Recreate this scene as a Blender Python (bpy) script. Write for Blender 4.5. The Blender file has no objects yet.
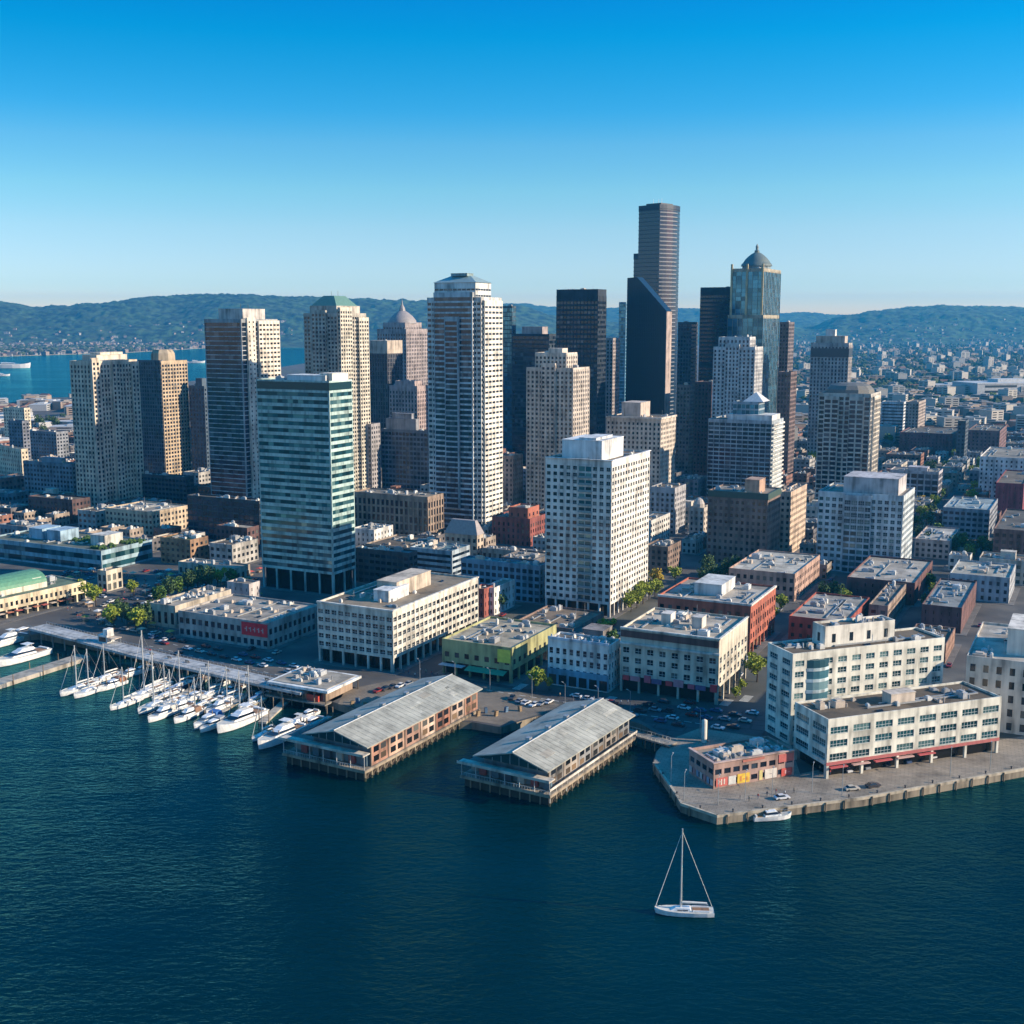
import bpy, math, random
from mathutils import Vector
from mathutils.geometry import tessellate_polygon
from math import sin, cos, pi, radians, hypot

R = random.Random(11)
COL = bpy.context.scene.collection
SC = bpy.context.scene

# ------------------------------------------------------------------ camera, sky, sun, exposure
F = 1190.0                      # focal length in pixels of a 1024 px wide frame
HC = 135.0                      # flying height of the drone above the water
PITCH = math.atan(190.0 / F)
C, S = cos(PITCH), sin(PITCH)
cam = bpy.data.objects.new('camera', bpy.data.cameras.new('camera'))
COL.objects.link(cam)
cam.location = (0, 0, HC)
cam.rotation_euler = (pi / 2 - PITCH, 0, 0)
cam.data.sensor_width = 36
cam.data.lens = F / 1024 * 36
cam.data.clip_start = 1
cam.data.clip_end = 60000
SC.camera = cam

SUN_AZ, SUN_EL = radians(100), radians(21.5)
world = bpy.data.worlds.new("World")
SC.world = world
world.use_nodes = True
wn, wl = world.node_tree.nodes, world.node_tree.links
wn.clear()
wo = wn.new('ShaderNodeOutputWorld')
bg = wn.new('ShaderNodeBackground')
sky = wn.new('ShaderNodeTexSky')
sky.sky_type = 'NISHITA'
sky.sun_disc = False
sky.sun_elevation = SUN_EL
sky.sun_rotation = SUN_AZ
sky.air_density = 1.0
sky.dust_density = 0.3
sky.ozone_density = 3.0
tc = wn.new('ShaderNodeTexCoord')
mp = wn.new('ShaderNodeMapping')
mp.inputs['Scale'].default_value = (1, 1, 3.0)
hs = wn.new('ShaderNodeHueSaturation')
hs.inputs['Saturation'].default_value = 1.35
hs.inputs['Hue'].default_value = 0.485
wl.new(tc.outputs['Generated'], mp.inputs['Vector'])
wl.new(mp.outputs['Vector'], sky.inputs['Vector'])
wl.new(sky.outputs['Color'], hs.inputs['Color'])
# clear autumn sky, bluer above the pale horizon; unseen zenith tinted for ambient fill
sx = wn.new('ShaderNodeSeparateXYZ')
wl.new(tc.outputs['Generated'], sx.inputs[0])
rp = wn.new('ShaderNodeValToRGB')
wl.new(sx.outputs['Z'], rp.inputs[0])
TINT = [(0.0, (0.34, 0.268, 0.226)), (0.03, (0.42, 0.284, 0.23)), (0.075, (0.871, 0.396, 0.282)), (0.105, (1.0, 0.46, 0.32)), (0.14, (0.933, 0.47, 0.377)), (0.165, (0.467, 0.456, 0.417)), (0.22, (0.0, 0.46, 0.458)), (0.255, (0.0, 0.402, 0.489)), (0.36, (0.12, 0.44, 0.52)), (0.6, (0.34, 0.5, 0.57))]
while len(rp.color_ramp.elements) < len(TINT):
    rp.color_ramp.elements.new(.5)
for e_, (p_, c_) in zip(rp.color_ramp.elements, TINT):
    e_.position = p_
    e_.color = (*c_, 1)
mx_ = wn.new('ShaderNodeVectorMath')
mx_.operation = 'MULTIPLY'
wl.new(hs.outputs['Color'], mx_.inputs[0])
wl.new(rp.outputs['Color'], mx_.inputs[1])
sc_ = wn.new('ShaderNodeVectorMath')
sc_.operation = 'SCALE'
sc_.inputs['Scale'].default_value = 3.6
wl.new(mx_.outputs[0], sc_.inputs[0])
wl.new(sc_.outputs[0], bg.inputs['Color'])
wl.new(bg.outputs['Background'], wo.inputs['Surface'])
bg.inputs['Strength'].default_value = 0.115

sun = bpy.data.objects.new('sun', bpy.data.lights.new('sun', 'SUN'))
COL.objects.link(sun)
sun.data.energy = 4.3
sun.data.angle = radians(0.5)
sun.data.color = (1.0, 0.84, 0.64)
sdir = Vector((sin(SUN_AZ) * cos(SUN_EL), cos(SUN_AZ) * cos(SUN_EL), sin(SUN_EL)))
sun.rotation_euler = sdir.to_track_quat('Z', 'Y').to_euler()
sun.location = (300, 0, 500)

SC.view_settings.view_transform = 'Standard'
SC.view_settings.look = 'None'
SC.view_settings.exposure = 0.85
SC.view_settings.gamma = 1.0
SC.render.engine = 'CYCLES'
SC.cycles.max_bounces = 6
SC.cycles.diffuse_bounces = 3
SC.cycles.glossy_bounces = 3
SC.cycles.transmission_bounces = 2
SC.cycles.volume_bounces = 1
SC.cycles.caustics_reflective = False
SC.cycles.caustics_refractive = False
SC.cycles.use_denoising = True

# ------------------------------------------------------------------ surveying helpers
GZ = 2.5                        # height of the quays and streets above the water


def dist_of_row(y, z=GZ):
    yp = (512 - y) / F
    return (z - HC) * (C + yp * S) / (yp * C - S)


def ground(x, y, z=GZ):
    Y = dist_of_row(y, z)
    return Vector(((x - 512) / F * (Y * C - (z - HC) * S), Y, z))


def at_dist(x, Y, z=GZ):
    return Vector(((x - 512) / F * (Y * C - (z - HC) * S), Y, z))


def height_at(Y, y):
    yp = (512 - y) / F
    return HC + Y * (yp * C - S) / (C + yp * S)


def project(p):
    zr = p[2] - HC
    fd = p[1] * C - zr * S
    if fd < 1:
        return (-9999, 9999)
    return (512 + F * p[0] / fd, 512 - F * (p[1] * S + zr * C) / fd)


def along(p, d, x):
    """distance from p along direction d until image column x is reached"""
    k = (x - 512) / F
    zr = p[2] - HC
    return (k * (p[1] * C - zr * S) - p[0]) / (d[0] - k * d[1] * C)


GA = radians(26.8)              # bearing of the streets that run away from the water


def axes(a):
    return (sin(a), cos(a)), (-cos(a), sin(a))


# ------------------------------------------------------------------ mesh builder
class MB:
    def __init__(s):
        s.v, s.f, s.m = [], [], []
        s.mi = 0

    def face(s, pts):
        n = len(s.v)
        s.v += [tuple(p) for p in pts]
        s.f.append(tuple(range(n, n + len(pts))))
        s.m.append(s.mi)

    def box(s, x0, x1, y0, y1, z0, z1):
        if x1 - x0 < 1e-5 or y1 - y0 < 1e-5 or z1 - z0 < 1e-5:
            return s
        n = len(s.v)
        s.v += [(x0, y0, z0), (x1, y0, z0), (x1, y1, z0), (x0, y1, z0), (x0, y0, z1), (x1, y0, z1), (x1, y1, z1), (x0, y1, z1)]
        for q in ((0, 3, 2, 1), (4, 5, 6, 7), (0, 1, 5, 4), (1, 2, 6, 5), (2, 3, 7, 6), (3, 0, 4, 7)):
            s.f.append(tuple(n + i for i in q))
            s.m.append(s.mi)
        return s

    def prism(s, poly, z0, z1, top=True, poly1=None):
        p1 = poly1 or poly
        n = len(s.v)
        k = len(poly)
        s.v += [(p[0], p[1], z0) for p in poly] + [(p[0], p[1], z1) for p in p1]
        for i in range(k):
            j = (i + 1) % k
            s.f.append((n + i, n + j, n + k + j, n + k + i))
            s.m.append(s.mi)
        if top:
            s.f.append(tuple(n + k + i for i in range(k)))
            s.m.append(s.mi)
            s.f.append(tuple(n + k - 1 - i for i in range(k)))
            s.m.append(s.mi)
        return s

    def tube(s, a, b, r0, r1=None, n=6):
        r1 = r0 if r1 is None else r1
        a, b = Vector(a), Vector(b)
        d = (b - a).normalized()
        e = Vector((0, 0, 1)) if abs(d.z) < .9 else Vector((1, 0, 0))
        u = d.cross(e).normalized()
        w = d.cross(u)
        k = len(s.v)
        for p, r in ((a, r0), (b, r1)):
            for i in range(n):
                t = 2 * pi * i / n
                s.v.append(tuple(p + (u * cos(t) + w * sin(t)) * r))
        for i in range(n):
            j = (i + 1) % n
            s.f.append((k + i, k + j, k + n + j, k + n + i))
            s.m.append(s.mi)
        s.f.append(tuple(k + n - 1 - i for i in range(n)))
        s.m.append(s.mi)
        s.f.append(tuple(k + n + i for i in range(n)))
        s.m.append(s.mi)
        return s

    def lathe(s, cx, cy, prof, n=16, rot=0.0):
        k = len(s.v)
        for r, z in prof:
            for i in range(n):
                t = 2 * pi * i / n + rot
                s.v.append((cx + r * cos(t), cy + r * sin(t), z))
        for q in range(len(prof) - 1):
            for i in range(n):
                j = (i + 1) % n
                s.f.append((k + q * n + i, k + q * n + j, k + (q + 1) * n + j, k + (q + 1) * n + i))
                s.m.append(s.mi)
        q = len(prof) - 1
        s.f.append(tuple(k + q * n + i for i in range(n)))
        s.m.append(s.mi)
        return s

    def mesh(s, name, mats, smooth=False):
        me = bpy.data.meshes.new(name)
        me.from_pydata(s.v, [], s.f)
        for m in (mats if isinstance(mats, (list, tuple)) else [mats]):
            me.materials.append(m)
        if any(s.m):
            me.polygons.foreach_set('material_index', s.m)
        if smooth:
            me.polygons.foreach_set('use_smooth', [True] * len(s.f))
        me.update()
        return me

    def build(s, name, mats, parent=None, smooth=False, loc=None):
        if not s.f:
            return None
        return link(name, s.mesh(name, mats, smooth), parent, loc)


def link(name, me, parent=None, loc=None):
    o = bpy.data.objects.new(name, me)
    COL.objects.link(o)
    if parent:
        o.parent = parent
    if loc is not None:
        o.location = loc
    return o


def tag(o, label, cat, group=None):
    o['label'] = label
    o['category'] = cat
    if group:
        o['group'] = group
    return o


def thing(name, label, cat, loc, rz=0, group=None):
    o = link(name, None)
    o.location = loc
    o.rotation_euler = (0, 0, rz)
    return tag(o, label, cat, group)


def structure(o):
    o['kind'] = 'structure'
    return o


def dup(root, loc, rz, label=None, group=None, scale=1.0):
    r = root.copy()
    COL.objects.link(r)
    r.location = loc
    r.rotation_euler = (0, 0, rz)
    r.scale = (scale,) * 3
    if label:
        r['label'] = label
    if group:
        r['group'] = group
    for ch in KIDS.get(root.name, list(root.children)):
        c = ch.copy()
        COL.objects.link(c)
        c.parent = r
        for g in KIDS.get(ch.name, ()):
            d = g.copy()
            COL.objects.link(d)
            d.parent = c
    return r


KIDS = {}


def remember(root):
    """keep the list of a prototype's parts, so that copying it does not search the whole scene"""
    KIDS[root.name] = [o for o in COL.objects if o.parent == root]
    for ch in KIDS[root.name]:
        KIDS[ch.name] = [o for o in COL.objects if o.parent == ch]
    return root


# ------------------------------------------------------------------ materials
MATS = {}


def new_mat(name):
    m = bpy.data.materials.new(name)
    m.use_nodes = True
    nt = m.node_tree
    return m, nt.nodes, nt.links, nt.nodes['Principled BSDF']


def N(nodes, kind, **kw):
    n = nodes.new(kind)
    for k, v in kw.items():
        setattr(n, k, v)
    return n


def mix_col(nodes, links, fac, a, b, mode='MIX'):
    m = nodes.new('ShaderNodeMix')
    m.data_type = 'RGBA'
    m.blend_type = mode
    for sock, val in ((m.inputs[0], fac), (m.inputs[6], a), (m.inputs[7], b)):
        if hasattr(val, 'links'):
            links.new(val, sock)
        elif isinstance(val, (int, float)):
            sock.default_value = val
        else:
            sock.default_value = (*val, 1)
    return m.outputs[2]


def ramp(nodes, links, src, stops):
    r = nodes.new('ShaderNodeValToRGB')
    links.new(src, r.inputs[0])
    e = r.color_ramp.elements
    while len(e) < len(stops):
        e.new(0.5)
    for i, (p, c) in enumerate(stops):
        e[i].position = p
        e[i].color = (*c, 1) if not isinstance(c, (int, float)) else (c, c, c, 1)
    return r.outputs[0]


def wall(col, rough=.85, var=.26, key=None):
    """masonry, concrete or painted wall: weather streaks and blotches over one base colour"""
    k = ('w', tuple(col), rough)
    if k in MATS:
        return MATS[k]
    m, n, l, p = new_mat('wall_paint')
    t = N(n, 'ShaderNodeTexCoord')
    mp_ = N(n, 'ShaderNodeMapping')
    mp_.inputs['Scale'].default_value = (.5, .5, .05)
    l.new(t.outputs['Object'], mp_.inputs[0])
    a = N(n, 'ShaderNodeTexNoise')
    a.inputs['Scale'].default_value = 1.0
    a.inputs['Detail'].default_value = 3
    l.new(mp_.outputs[0], a.inputs['Vector'])
    b = N(n, 'ShaderNodeTexNoise')
    b.inputs['Scale'].default_value = .12
    b.inputs['Detail'].default_value = 5
    l.new(t.outputs['Object'], b.inputs['Vector'])
    ma = N(n, 'ShaderNodeMath', operation='ADD')
    l.new(a.outputs[0], ma.inputs[0])
    l.new(b.outputs[0], ma.inputs[1])
    lo, hi = [c * (1 - 2.2 * var) for c in col], [min(1, c * (1 + 1.3 * var)) for c in col]
    c = ramp(n, l, ma.outputs[0], [(0.62, lo), (1.0, col), (1.3, hi)])
    n_ = [x for x in n if x.bl_idname == 'ShaderNodeValToRGB'][-1]
    dv = N(n, 'ShaderNodeMath', operation='MULTIPLY')
    dv.inputs[1].default_value = .5
    l.new(ma.outputs[0], dv.inputs[0])
    l.new(dv.outputs[0], n_.inputs[0])
    for e, q in zip(n_.color_ramp.elements, (.36, .5, .64)):
        e.position = q
    l.new(c, p.inputs['Base Color'])
    p.inputs['Roughness'].default_value = rough
    MATS[k] = m
    return m


def flat(col, rough=.6, metal=0.0, spec=.5):
    k = ('f', tuple(col), rough, metal)
    if k in MATS:
        return MATS[k]
    m, n, l, p = new_mat('painted_surface')
    oi = N(n, 'ShaderNodeTexCoord')
    b = N(n, 'ShaderNodeTexNoise')
    b.inputs['Scale'].default_value = .8
    b.inputs['Detail'].default_value = 4
    l.new(oi.outputs['Object'], b.inputs['Vector'])
    c = ramp(n, l, b.outputs[0], [(.3, [x * .82 for x in col]), (.65, [min(1, x * 1.08) for x in col])])
    l.new(c, p.inputs['Base Color'])
    p.inputs['Roughness'].default_value = rough
    p.inputs['Metallic'].default_value = metal
    MATS[k] = m
    return m


def roofing(col, patch=.8):
    """flat tar, gravel or membrane roof with seams, ponding marks and repairs"""
    col = [c * q for c, q in zip(col, (.76, .70, .60))]
    k = ('r', tuple(col), patch)
    if k in MATS:
        return MATS[k]
    m, n, l, p = new_mat('roofing_membrane')
    t = N(n, 'ShaderNodeTexCoord')
    b = N(n, 'ShaderNodeTexNoise')
    b.inputs['Scale'].default_value = .16
    b.inputs['Detail'].default_value = 8
    b.inputs['Roughness'].default_value = .65
    l.new(t.outputs['Object'], b.inputs['Vector'])
    v = N(n, 'ShaderNodeTexVoronoi', distance='CHEBYCHEV')
    v.inputs['Scale'].default_value = .11
    l.new(t.outputs['Object'], v.inputs['Vector'])
    sep = N(n, 'ShaderNodeSeparateColor')
    l.new(v.outputs['Color'], sep.inputs[0])
    c1 = ramp(n, l, b.outputs[0], [(.3, [x * .55 for x in col]), (.5, col), (.7, [min(.9, x * 1.3) for x in col])])
    c2 = ramp(n, l, sep.outputs[0], [(.0, .62), (.5, 1.0), (1.0, 1.25)])
    c = mix_col(n, l, patch, c1, c2, 'MULTIPLY')
    l.new(c, p.inputs['Base Color'])
    p.inputs['Roughness'].default_value = .9
    MATS[k] = m
    return m


def glass(dark, light, share=.25, metal=.25, rough=.12):
    """window glass seen from outside: every pane a little different, some with blinds drawn"""
    k = ('g', tuple(dark), tuple(light), share, metal)
    if k in MATS:
        return MATS[k]
    m, n, l, p = new_mat('window_glass')
    oi = N(n, 'ShaderNodeObjectInfo')
    ge = N(n, 'ShaderNodeNewGeometry')
    ad = N(n, 'ShaderNodeMath', operation='ADD')
    l.new(oi.outputs['Random'], ad.inputs[0])
    l.new(ge.outputs['Random Per Island'], ad.inputs[1])
    at = N(n, 'ShaderNodeAttribute')
    at.attribute_name = 'pane'
    a2 = N(n, 'ShaderNodeMath', operation='ADD')
    l.new(ad.outputs[0], a2.inputs[0])
    l.new(at.outputs['Fac'], a2.inputs[1])
    fr = N(n, 'ShaderNodeMath', operation='FRACT')
    l.new(a2.outputs[0], fr.inputs[0])
    mid = [d * .6 + g * .4 for d, g in zip(dark, light)]
    c = ramp(n, l, fr.outputs[0], [(0, [d * .5 for d in dark]), (.55 * (1 - share), dark), (1 - share, [d * 1.8 for d in dark]), (1 - share * .45, mid), (1, light)])
    l.new(c, p.inputs['Base Color'])
    p.inputs['Roughness'].default_value = rough
    p.inputs['Metallic'].default_value = metal
    MATS[k] = m
    return m


G_DARK = glass((.012, .016, .022), (.17, .17, .15), .34, .1)
G_NAVY = glass((.010, .019, .034), (.10, .13, .16), .34, .2)
G_TEAL = glass((.014, .06, .075), (.18, .31, .30), .42, .3)
G_BLUE = glass((.045, .15, .23), (.08, .22, .31), .35, .5)
G_BLACK = glass((.004, .014, .030), (.015, .036, .062), .3, .0)
G_SHOP = glass((.02, .022, .022), (.3, .2, .12), .35)
GLASSES = dict(dark=G_DARK, navy=G_NAVY, teal=G_TEAL, blue=G_BLUE, black=G_BLACK, shop=G_SHOP)

cream = (.62, .55, .44)
tan = (.54, .45, .34)
white = (.68, .67, .63)
concrete = (.42, .40, .37)
brown = (.17, .115, .085)
brick = (.30, .095, .06)
darkbrick = (.13, .06, .05)
bluegrey = (.30, .36, .42)
charcoal = (.06, .065, .07)
ROOFS = [(.20, .185, .165), (.28, .26, .235), (.14, .135, .13), (.34, .32, .29), (.19, .16, .13)]
METAL = flat((.45, .46, .46), .45, .6)
WHITEM = flat((.78, .78, .75), .5)
GREYM = flat((.33, .34, .34), .6)
DARKM = flat((.05, .05, .055), .5)
WOODM = flat((.30, .21, .14), .8)
# ------------------------------------------------------------------ water, land, hills
def noise2(x, y, seed=0):
    def h(i, j):
        n = (i * 374761393 + j * 668265263 + seed * 974634777) & 0xffffffff
        n = ((n ^ (n >> 13)) * 1274126177) & 0xffffffff
        return ((n ^ (n >> 16)) & 0xffff) / 65535.0
    i, j = math.floor(x), math.floor(y)
    u, v = x - i, y - j
    u, v = u * u * (3 - 2 * u), v * v * (3 - 2 * v)
    return (h(i, j) * (1 - u) + h(i + 1, j) * u) * (1 - v) + (h(i, j + 1) * (1 - u) + h(i + 1, j + 1) * u) * v


def water_mat():
    m, n, l, p = new_mat('sea_water')
    g = N(n, 'ShaderNodeNewGeometry')
    rot = N(n, 'ShaderNodeMapping')
    rot.inputs['Rotation'].default_value = (0, 0, radians(12))
    rot.inputs['Scale'].default_value = (.55, 1.0, 1)
    l.new(g.outputs['Position'], rot.inputs[0])
    a = N(n, 'ShaderNodeTexNoise')
    a.inputs['Scale'].default_value = .62
    a.inputs['Detail'].default_value = 4
    a.inputs['Roughness'].default_value = .6
    a.inputs['Distortion'].default_value = .3
    l.new(rot.outputs[0], a.inputs['Vector'])
    b = N(n, 'ShaderNodeTexNoise')
    b.inputs['Scale'].default_value = .09
    b.inputs['Detail'].default_value = 3
    l.new(rot.outputs[0], b.inputs['Vector'])
    ad = N(n, 'ShaderNodeMath', operation='MULTIPLY_ADD')
    ad.inputs[1].default_value = 1.6
    l.new(b.outputs[0], ad.inputs[0])
    l.new(a.outputs[0], ad.inputs[2])
    bp = N(n, 'ShaderNodeBump')
    bp.inputs['Strength'].default_value = 1.0
    bp.inputs['Distance'].default_value = .62
    l.new(ad.outputs[0], bp.inputs['Height'])
    l.new(bp.outputs[0], p.inputs['Normal'])
    w = N(n, 'ShaderNodeTexNoise')
    w.inputs['Scale'].default_value = .006
    w.inputs['Detail'].default_value = 4
    l.new(g.outputs['Position'], w.inputs['Vector'])
    c = ramp(n, l, w.outputs[0], [(.35, (.0, .011, .0155)), (.65, (.0, .020, .027))])
    # calm slicks and wind-ruffled patches
    wp = N(n, 'ShaderNodeTexNoise')
    wp.inputs['Scale'].default_value = .013
    wp.inputs['Detail'].default_value = 5
    wp.inputs['Distortion'].default_value = .8
    l.new(rot.outputs[0], wp.inputs['Vector'])
    l.new(ramp(n, l, wp.outputs[0], [(.34, .35), (.6, 1.0)]), bp.inputs['Strength'])
    df = N(n, 'ShaderNodeBsdfDiffuse')
    l.new(c, df.inputs['Color'])
    gl = N(n, 'ShaderNodeBsdfGlossy')
    gl.inputs['Color'].default_value = (.17, .65, .70, 1)
    gl.inputs['Roughness'].default_value = .1
    l.new(bp.outputs[0], gl.inputs['Normal'])
    fr = N(n, 'ShaderNodeFresnel')
    fr.inputs['IOR'].default_value = 1.333
    l.new(bp.outputs[0], fr.inputs['Normal'])
    mx = N(n, 'ShaderNodeMixShader')
    l.new(fr.outputs[0], mx.inputs[0])
    l.new(df.outputs[0], mx.inputs[1])
    l.new(gl.outputs[0], mx.inputs[2])
    out = [x for x in n if x.type == 'OUTPUT_MATERIAL'][0]
    l.new(mx.outputs[0], out.inputs['Surface'])
    n.remove(p)
    return m


mb = MB()
mb.face([(-8500, -400, 0), (8500, -400, 0), (8500, 13500, 0), (-8500, 13500, 0)])
structure(mb.build('water', water_mat()))


def land_mat():
    m, n, l, p = new_mat('city_ground')
    g = N(n, 'ShaderNodeNewGeometry')
    a = N(n, 'ShaderNodeTexNoise')
    a.inputs['Scale'].default_value = .05
    a.inputs['Detail'].default_value = 9
    l.new(g.outputs['Position'], a.inputs['Vector'])
    b = N(n, 'ShaderNodeTexNoise')
    b.inputs['Scale'].default_value = .003
    b.inputs['Detail'].default_value = 3
    l.new(g.outputs['Position'], b.inputs['Vector'])
    c1 = ramp(n, l, a.outputs[0], [(.3, (.045, .045, .047)), (.52, (.085, .08, .075)), (.68, (.15, .135, .115))])
    c2 = ramp(n, l, a.outputs[0], [(.3, (.03, .045, .02)), (.6, (.07, .08, .045))])
    f = ramp(n, l, b.outputs[0], [(.5, 0.0), (.62, .55)])
    l.new(mix_col(n, l, f, c1, c2), p.inputs['Base Color'])
    p.inputs['Roughness'].default_value = .92
    return m


SHORE = [(-500, 655), (-40, 640), (40, 634), (72, 640), (130, 652), (200, 668), (300, 690), (345, 706), (372, 712),
         (440, 722), (472, 722), (501, 727), (538, 716), (600, 712), (641, 724), (667, 739), (656, 752), (653, 763),
         (669, 785), (681, 804), (717, 816), (863, 798), (1024, 769), (1500, 690)]
BAY_FAR = [(-600, 357), (0, 356), (130, 352), (200, 348), (300, 346), (430, 344)]
BAY_NEAR = [(430, 347), (380, 354), (300, 364), (200, 380), (130, 389), (75, 397), (40, 398), (0, 404), (-500, 414)]
poly = [ground(x, y) for x, y in SHORE]
poly += [Vector((8400, 2500, GZ)), Vector((8400, 13400, GZ)), Vector((-8400, 13400, GZ))]
poly += [ground(x, y) for x, y in BAY_FAR + BAY_NEAR]
LAND = [(p.x, p.y) for p in poly]


def on_land(x, y):
    c = False
    j = len(LAND) - 1
    for i in range(len(LAND)):
        (xi, yi), (xj, yj) = LAND[i], LAND[j]
        if (yi > y) != (yj > y) and x < (xj - xi) * (y - yi) / (yj - yi) + xi:
            c = not c
        j = i
    return c


mb = MB()
mb.v = [(p.x, p.y, GZ) for p in poly]
for t in tessellate_polygon([poly]):
    a, b, c = (poly[i] for i in t)
    up = (b - a).cross(c - a).z > 0
    mb.f.append(tuple(t) if up else tuple(reversed(t)))
    mb.m.append(0)
mb.mi = 1
for i in range(len(poly)):
    a, b = poly[i], poly[(i + 1) % len(poly)]
    mb.face([(b.x, b.y, GZ), (b.x, b.y, -.8), (a.x, a.y, -.8), (a.x, a.y, GZ)])
SEAWALL = wall((.24, .20, .145), .9, .3)
land = structure(mb.build('city_ground', [land_mat(), SEAWALL]))


def forest_mat(dark, light):
    m, n, l, p = new_mat('forest_cover')
    g = N(n, 'ShaderNodeNewGeometry')
    a = N(n, 'ShaderNodeTexNoise')
    a.inputs['Scale'].default_value = .018
    a.inputs['Detail'].default_value = 6
    l.new(g.outputs['Position'], a.inputs['Vector'])
    b = N(n, 'ShaderNodeTexNoise')
    b.inputs['Scale'].default_value = .0035
    b.inputs['Detail'].default_value = 4
    l.new(g.outputs['Position'], b.inputs['Vector'])
    c1 = ramp(n, l, a.outputs[0], [(.4, dark), (.6, light)])
    f = ramp(n, l, b.outputs[0], [(.5, 0.0), (.7, .5)])
    l.new(mix_col(n, l, f, c1, (.05, .065, .03)), p.inputs['Base Color'])
    p.inputs['Roughness'].default_value = 1
    return m


def profile(pts):
    def f(x):
        if x <= pts[0][0]:
            return pts[0][1]
        for (x0, y0), (x1, y1) in zip(pts, pts[1:]):
            if x <= x1:
                t = (x - x0) / (x1 - x0)
                t = t * t * (3 - 2 * t)
                return y0 + (y1 - y0) * t
        return pts[-1][1]
    return f


HILLS = []


def hill(name, pts, d0, d1, seed, bumps, shape=1.0, step=2, rows=84):
    pr = profile(pts)
    x0, x1 = pts[0][0], pts[-1][0]

    def hz(px, Y):
        t = min(1, max(0, (Y - d0) / (d1 - d0)))
        top = height_at(d1, pr(px)) - GZ
        q = (1 - cos(pi * t ** shape)) / 2
        X = (px - 512) / F * Y
        rel = .72 + .56 * noise2(X / 420, Y / 420, seed)
        rel = rel + (1 - rel) * t ** 2
        return GZ - 1 + max(0, top * q * rel)
    cols = [x0 + i * step for i in range(int((x1 - x0) / step) + 1)]
    mb = MB()
    nr = rows + 6
    for r in range(nr):
        Y = d0 + (d1 - d0) * r / (rows - 1)
        for px in cols:
            X = (px - 512) / F * Y * 1.0
            if r < rows:
                z = hz(px, Y)
            else:
                z = hz(px, d1) * (1 - ((r - rows + 1) / 7) ** 2)
            tree = bumps * (noise2(X / 17, Y / 24, seed + 1) * .9 + noise2(X / 60, Y / 60, seed + 2) * 1.1 - .6) * min(1, max(0, (z - GZ) / 25))
            mb.v.append((X, Y, z + tree))
    k = len(cols)
    for r in range(nr - 1):
        for i in range(k - 1):
            mb.f.append((r * k + i, r * k + i + 1, (r + 1) * k + i + 1, (r + 1) * k + i))
            mb.m.append(0)
    o = structure(mb.build(name, forest_mat((.003, .014, .008), (.055, .105, .04)), smooth=True))
    HILLS.append((hz, x0, x1, d0, d1))
    return hz


hz_left = hill('hills', [(-160, 306), (0, 303), (45, 308), (60, 307), (105, 304), (160, 298), (215, 295), (262, 296), (310, 299), (345, 301), (420, 302), (512, 307), (560, 318), (620, 324)], 6300, 8200, 3, 16, .8)
hz_far = hill('hills', [(380, 321), (440, 306), (512, 304), (560, 308), (600, 309), (680, 309), (740, 310), (775, 314), (800, 313.5), (840, 316), (900, 321)], 9600, 11800, 9, 16)
hz_right = hill('hills', [(690, 324), (770, 322), (800, 329), (845, 316), (870, 312), (888, 310), (905, 308.5), (943, 306.5), (975, 307), (1024, 309), (1180, 306)], 6900, 8900, 17, 16, .9)
# ------------------------------------------------------------------ buildings
USED = []                      # footprints in street-grid coordinates, so that infill keeps clear
UA, VA = axes(GA)


def uv(x, y):
    return x * UA[0] + y * UA[1], x * VA[0] + y * VA[1]


def st(wallc=cream, gl='dark', fh=3.3, bay=3.4, wf=.55, hf=.5, rec=.4, pq=0.0, sq=0.0, indiv=False, g=0.0, roofc=None,
       top=1.5, par=.9, cols=None, rough=.85, wm=None, span=None, frame=None, fbay=None, csp=5.5):
    return dict(locals())


class Block:
    pass


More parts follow.
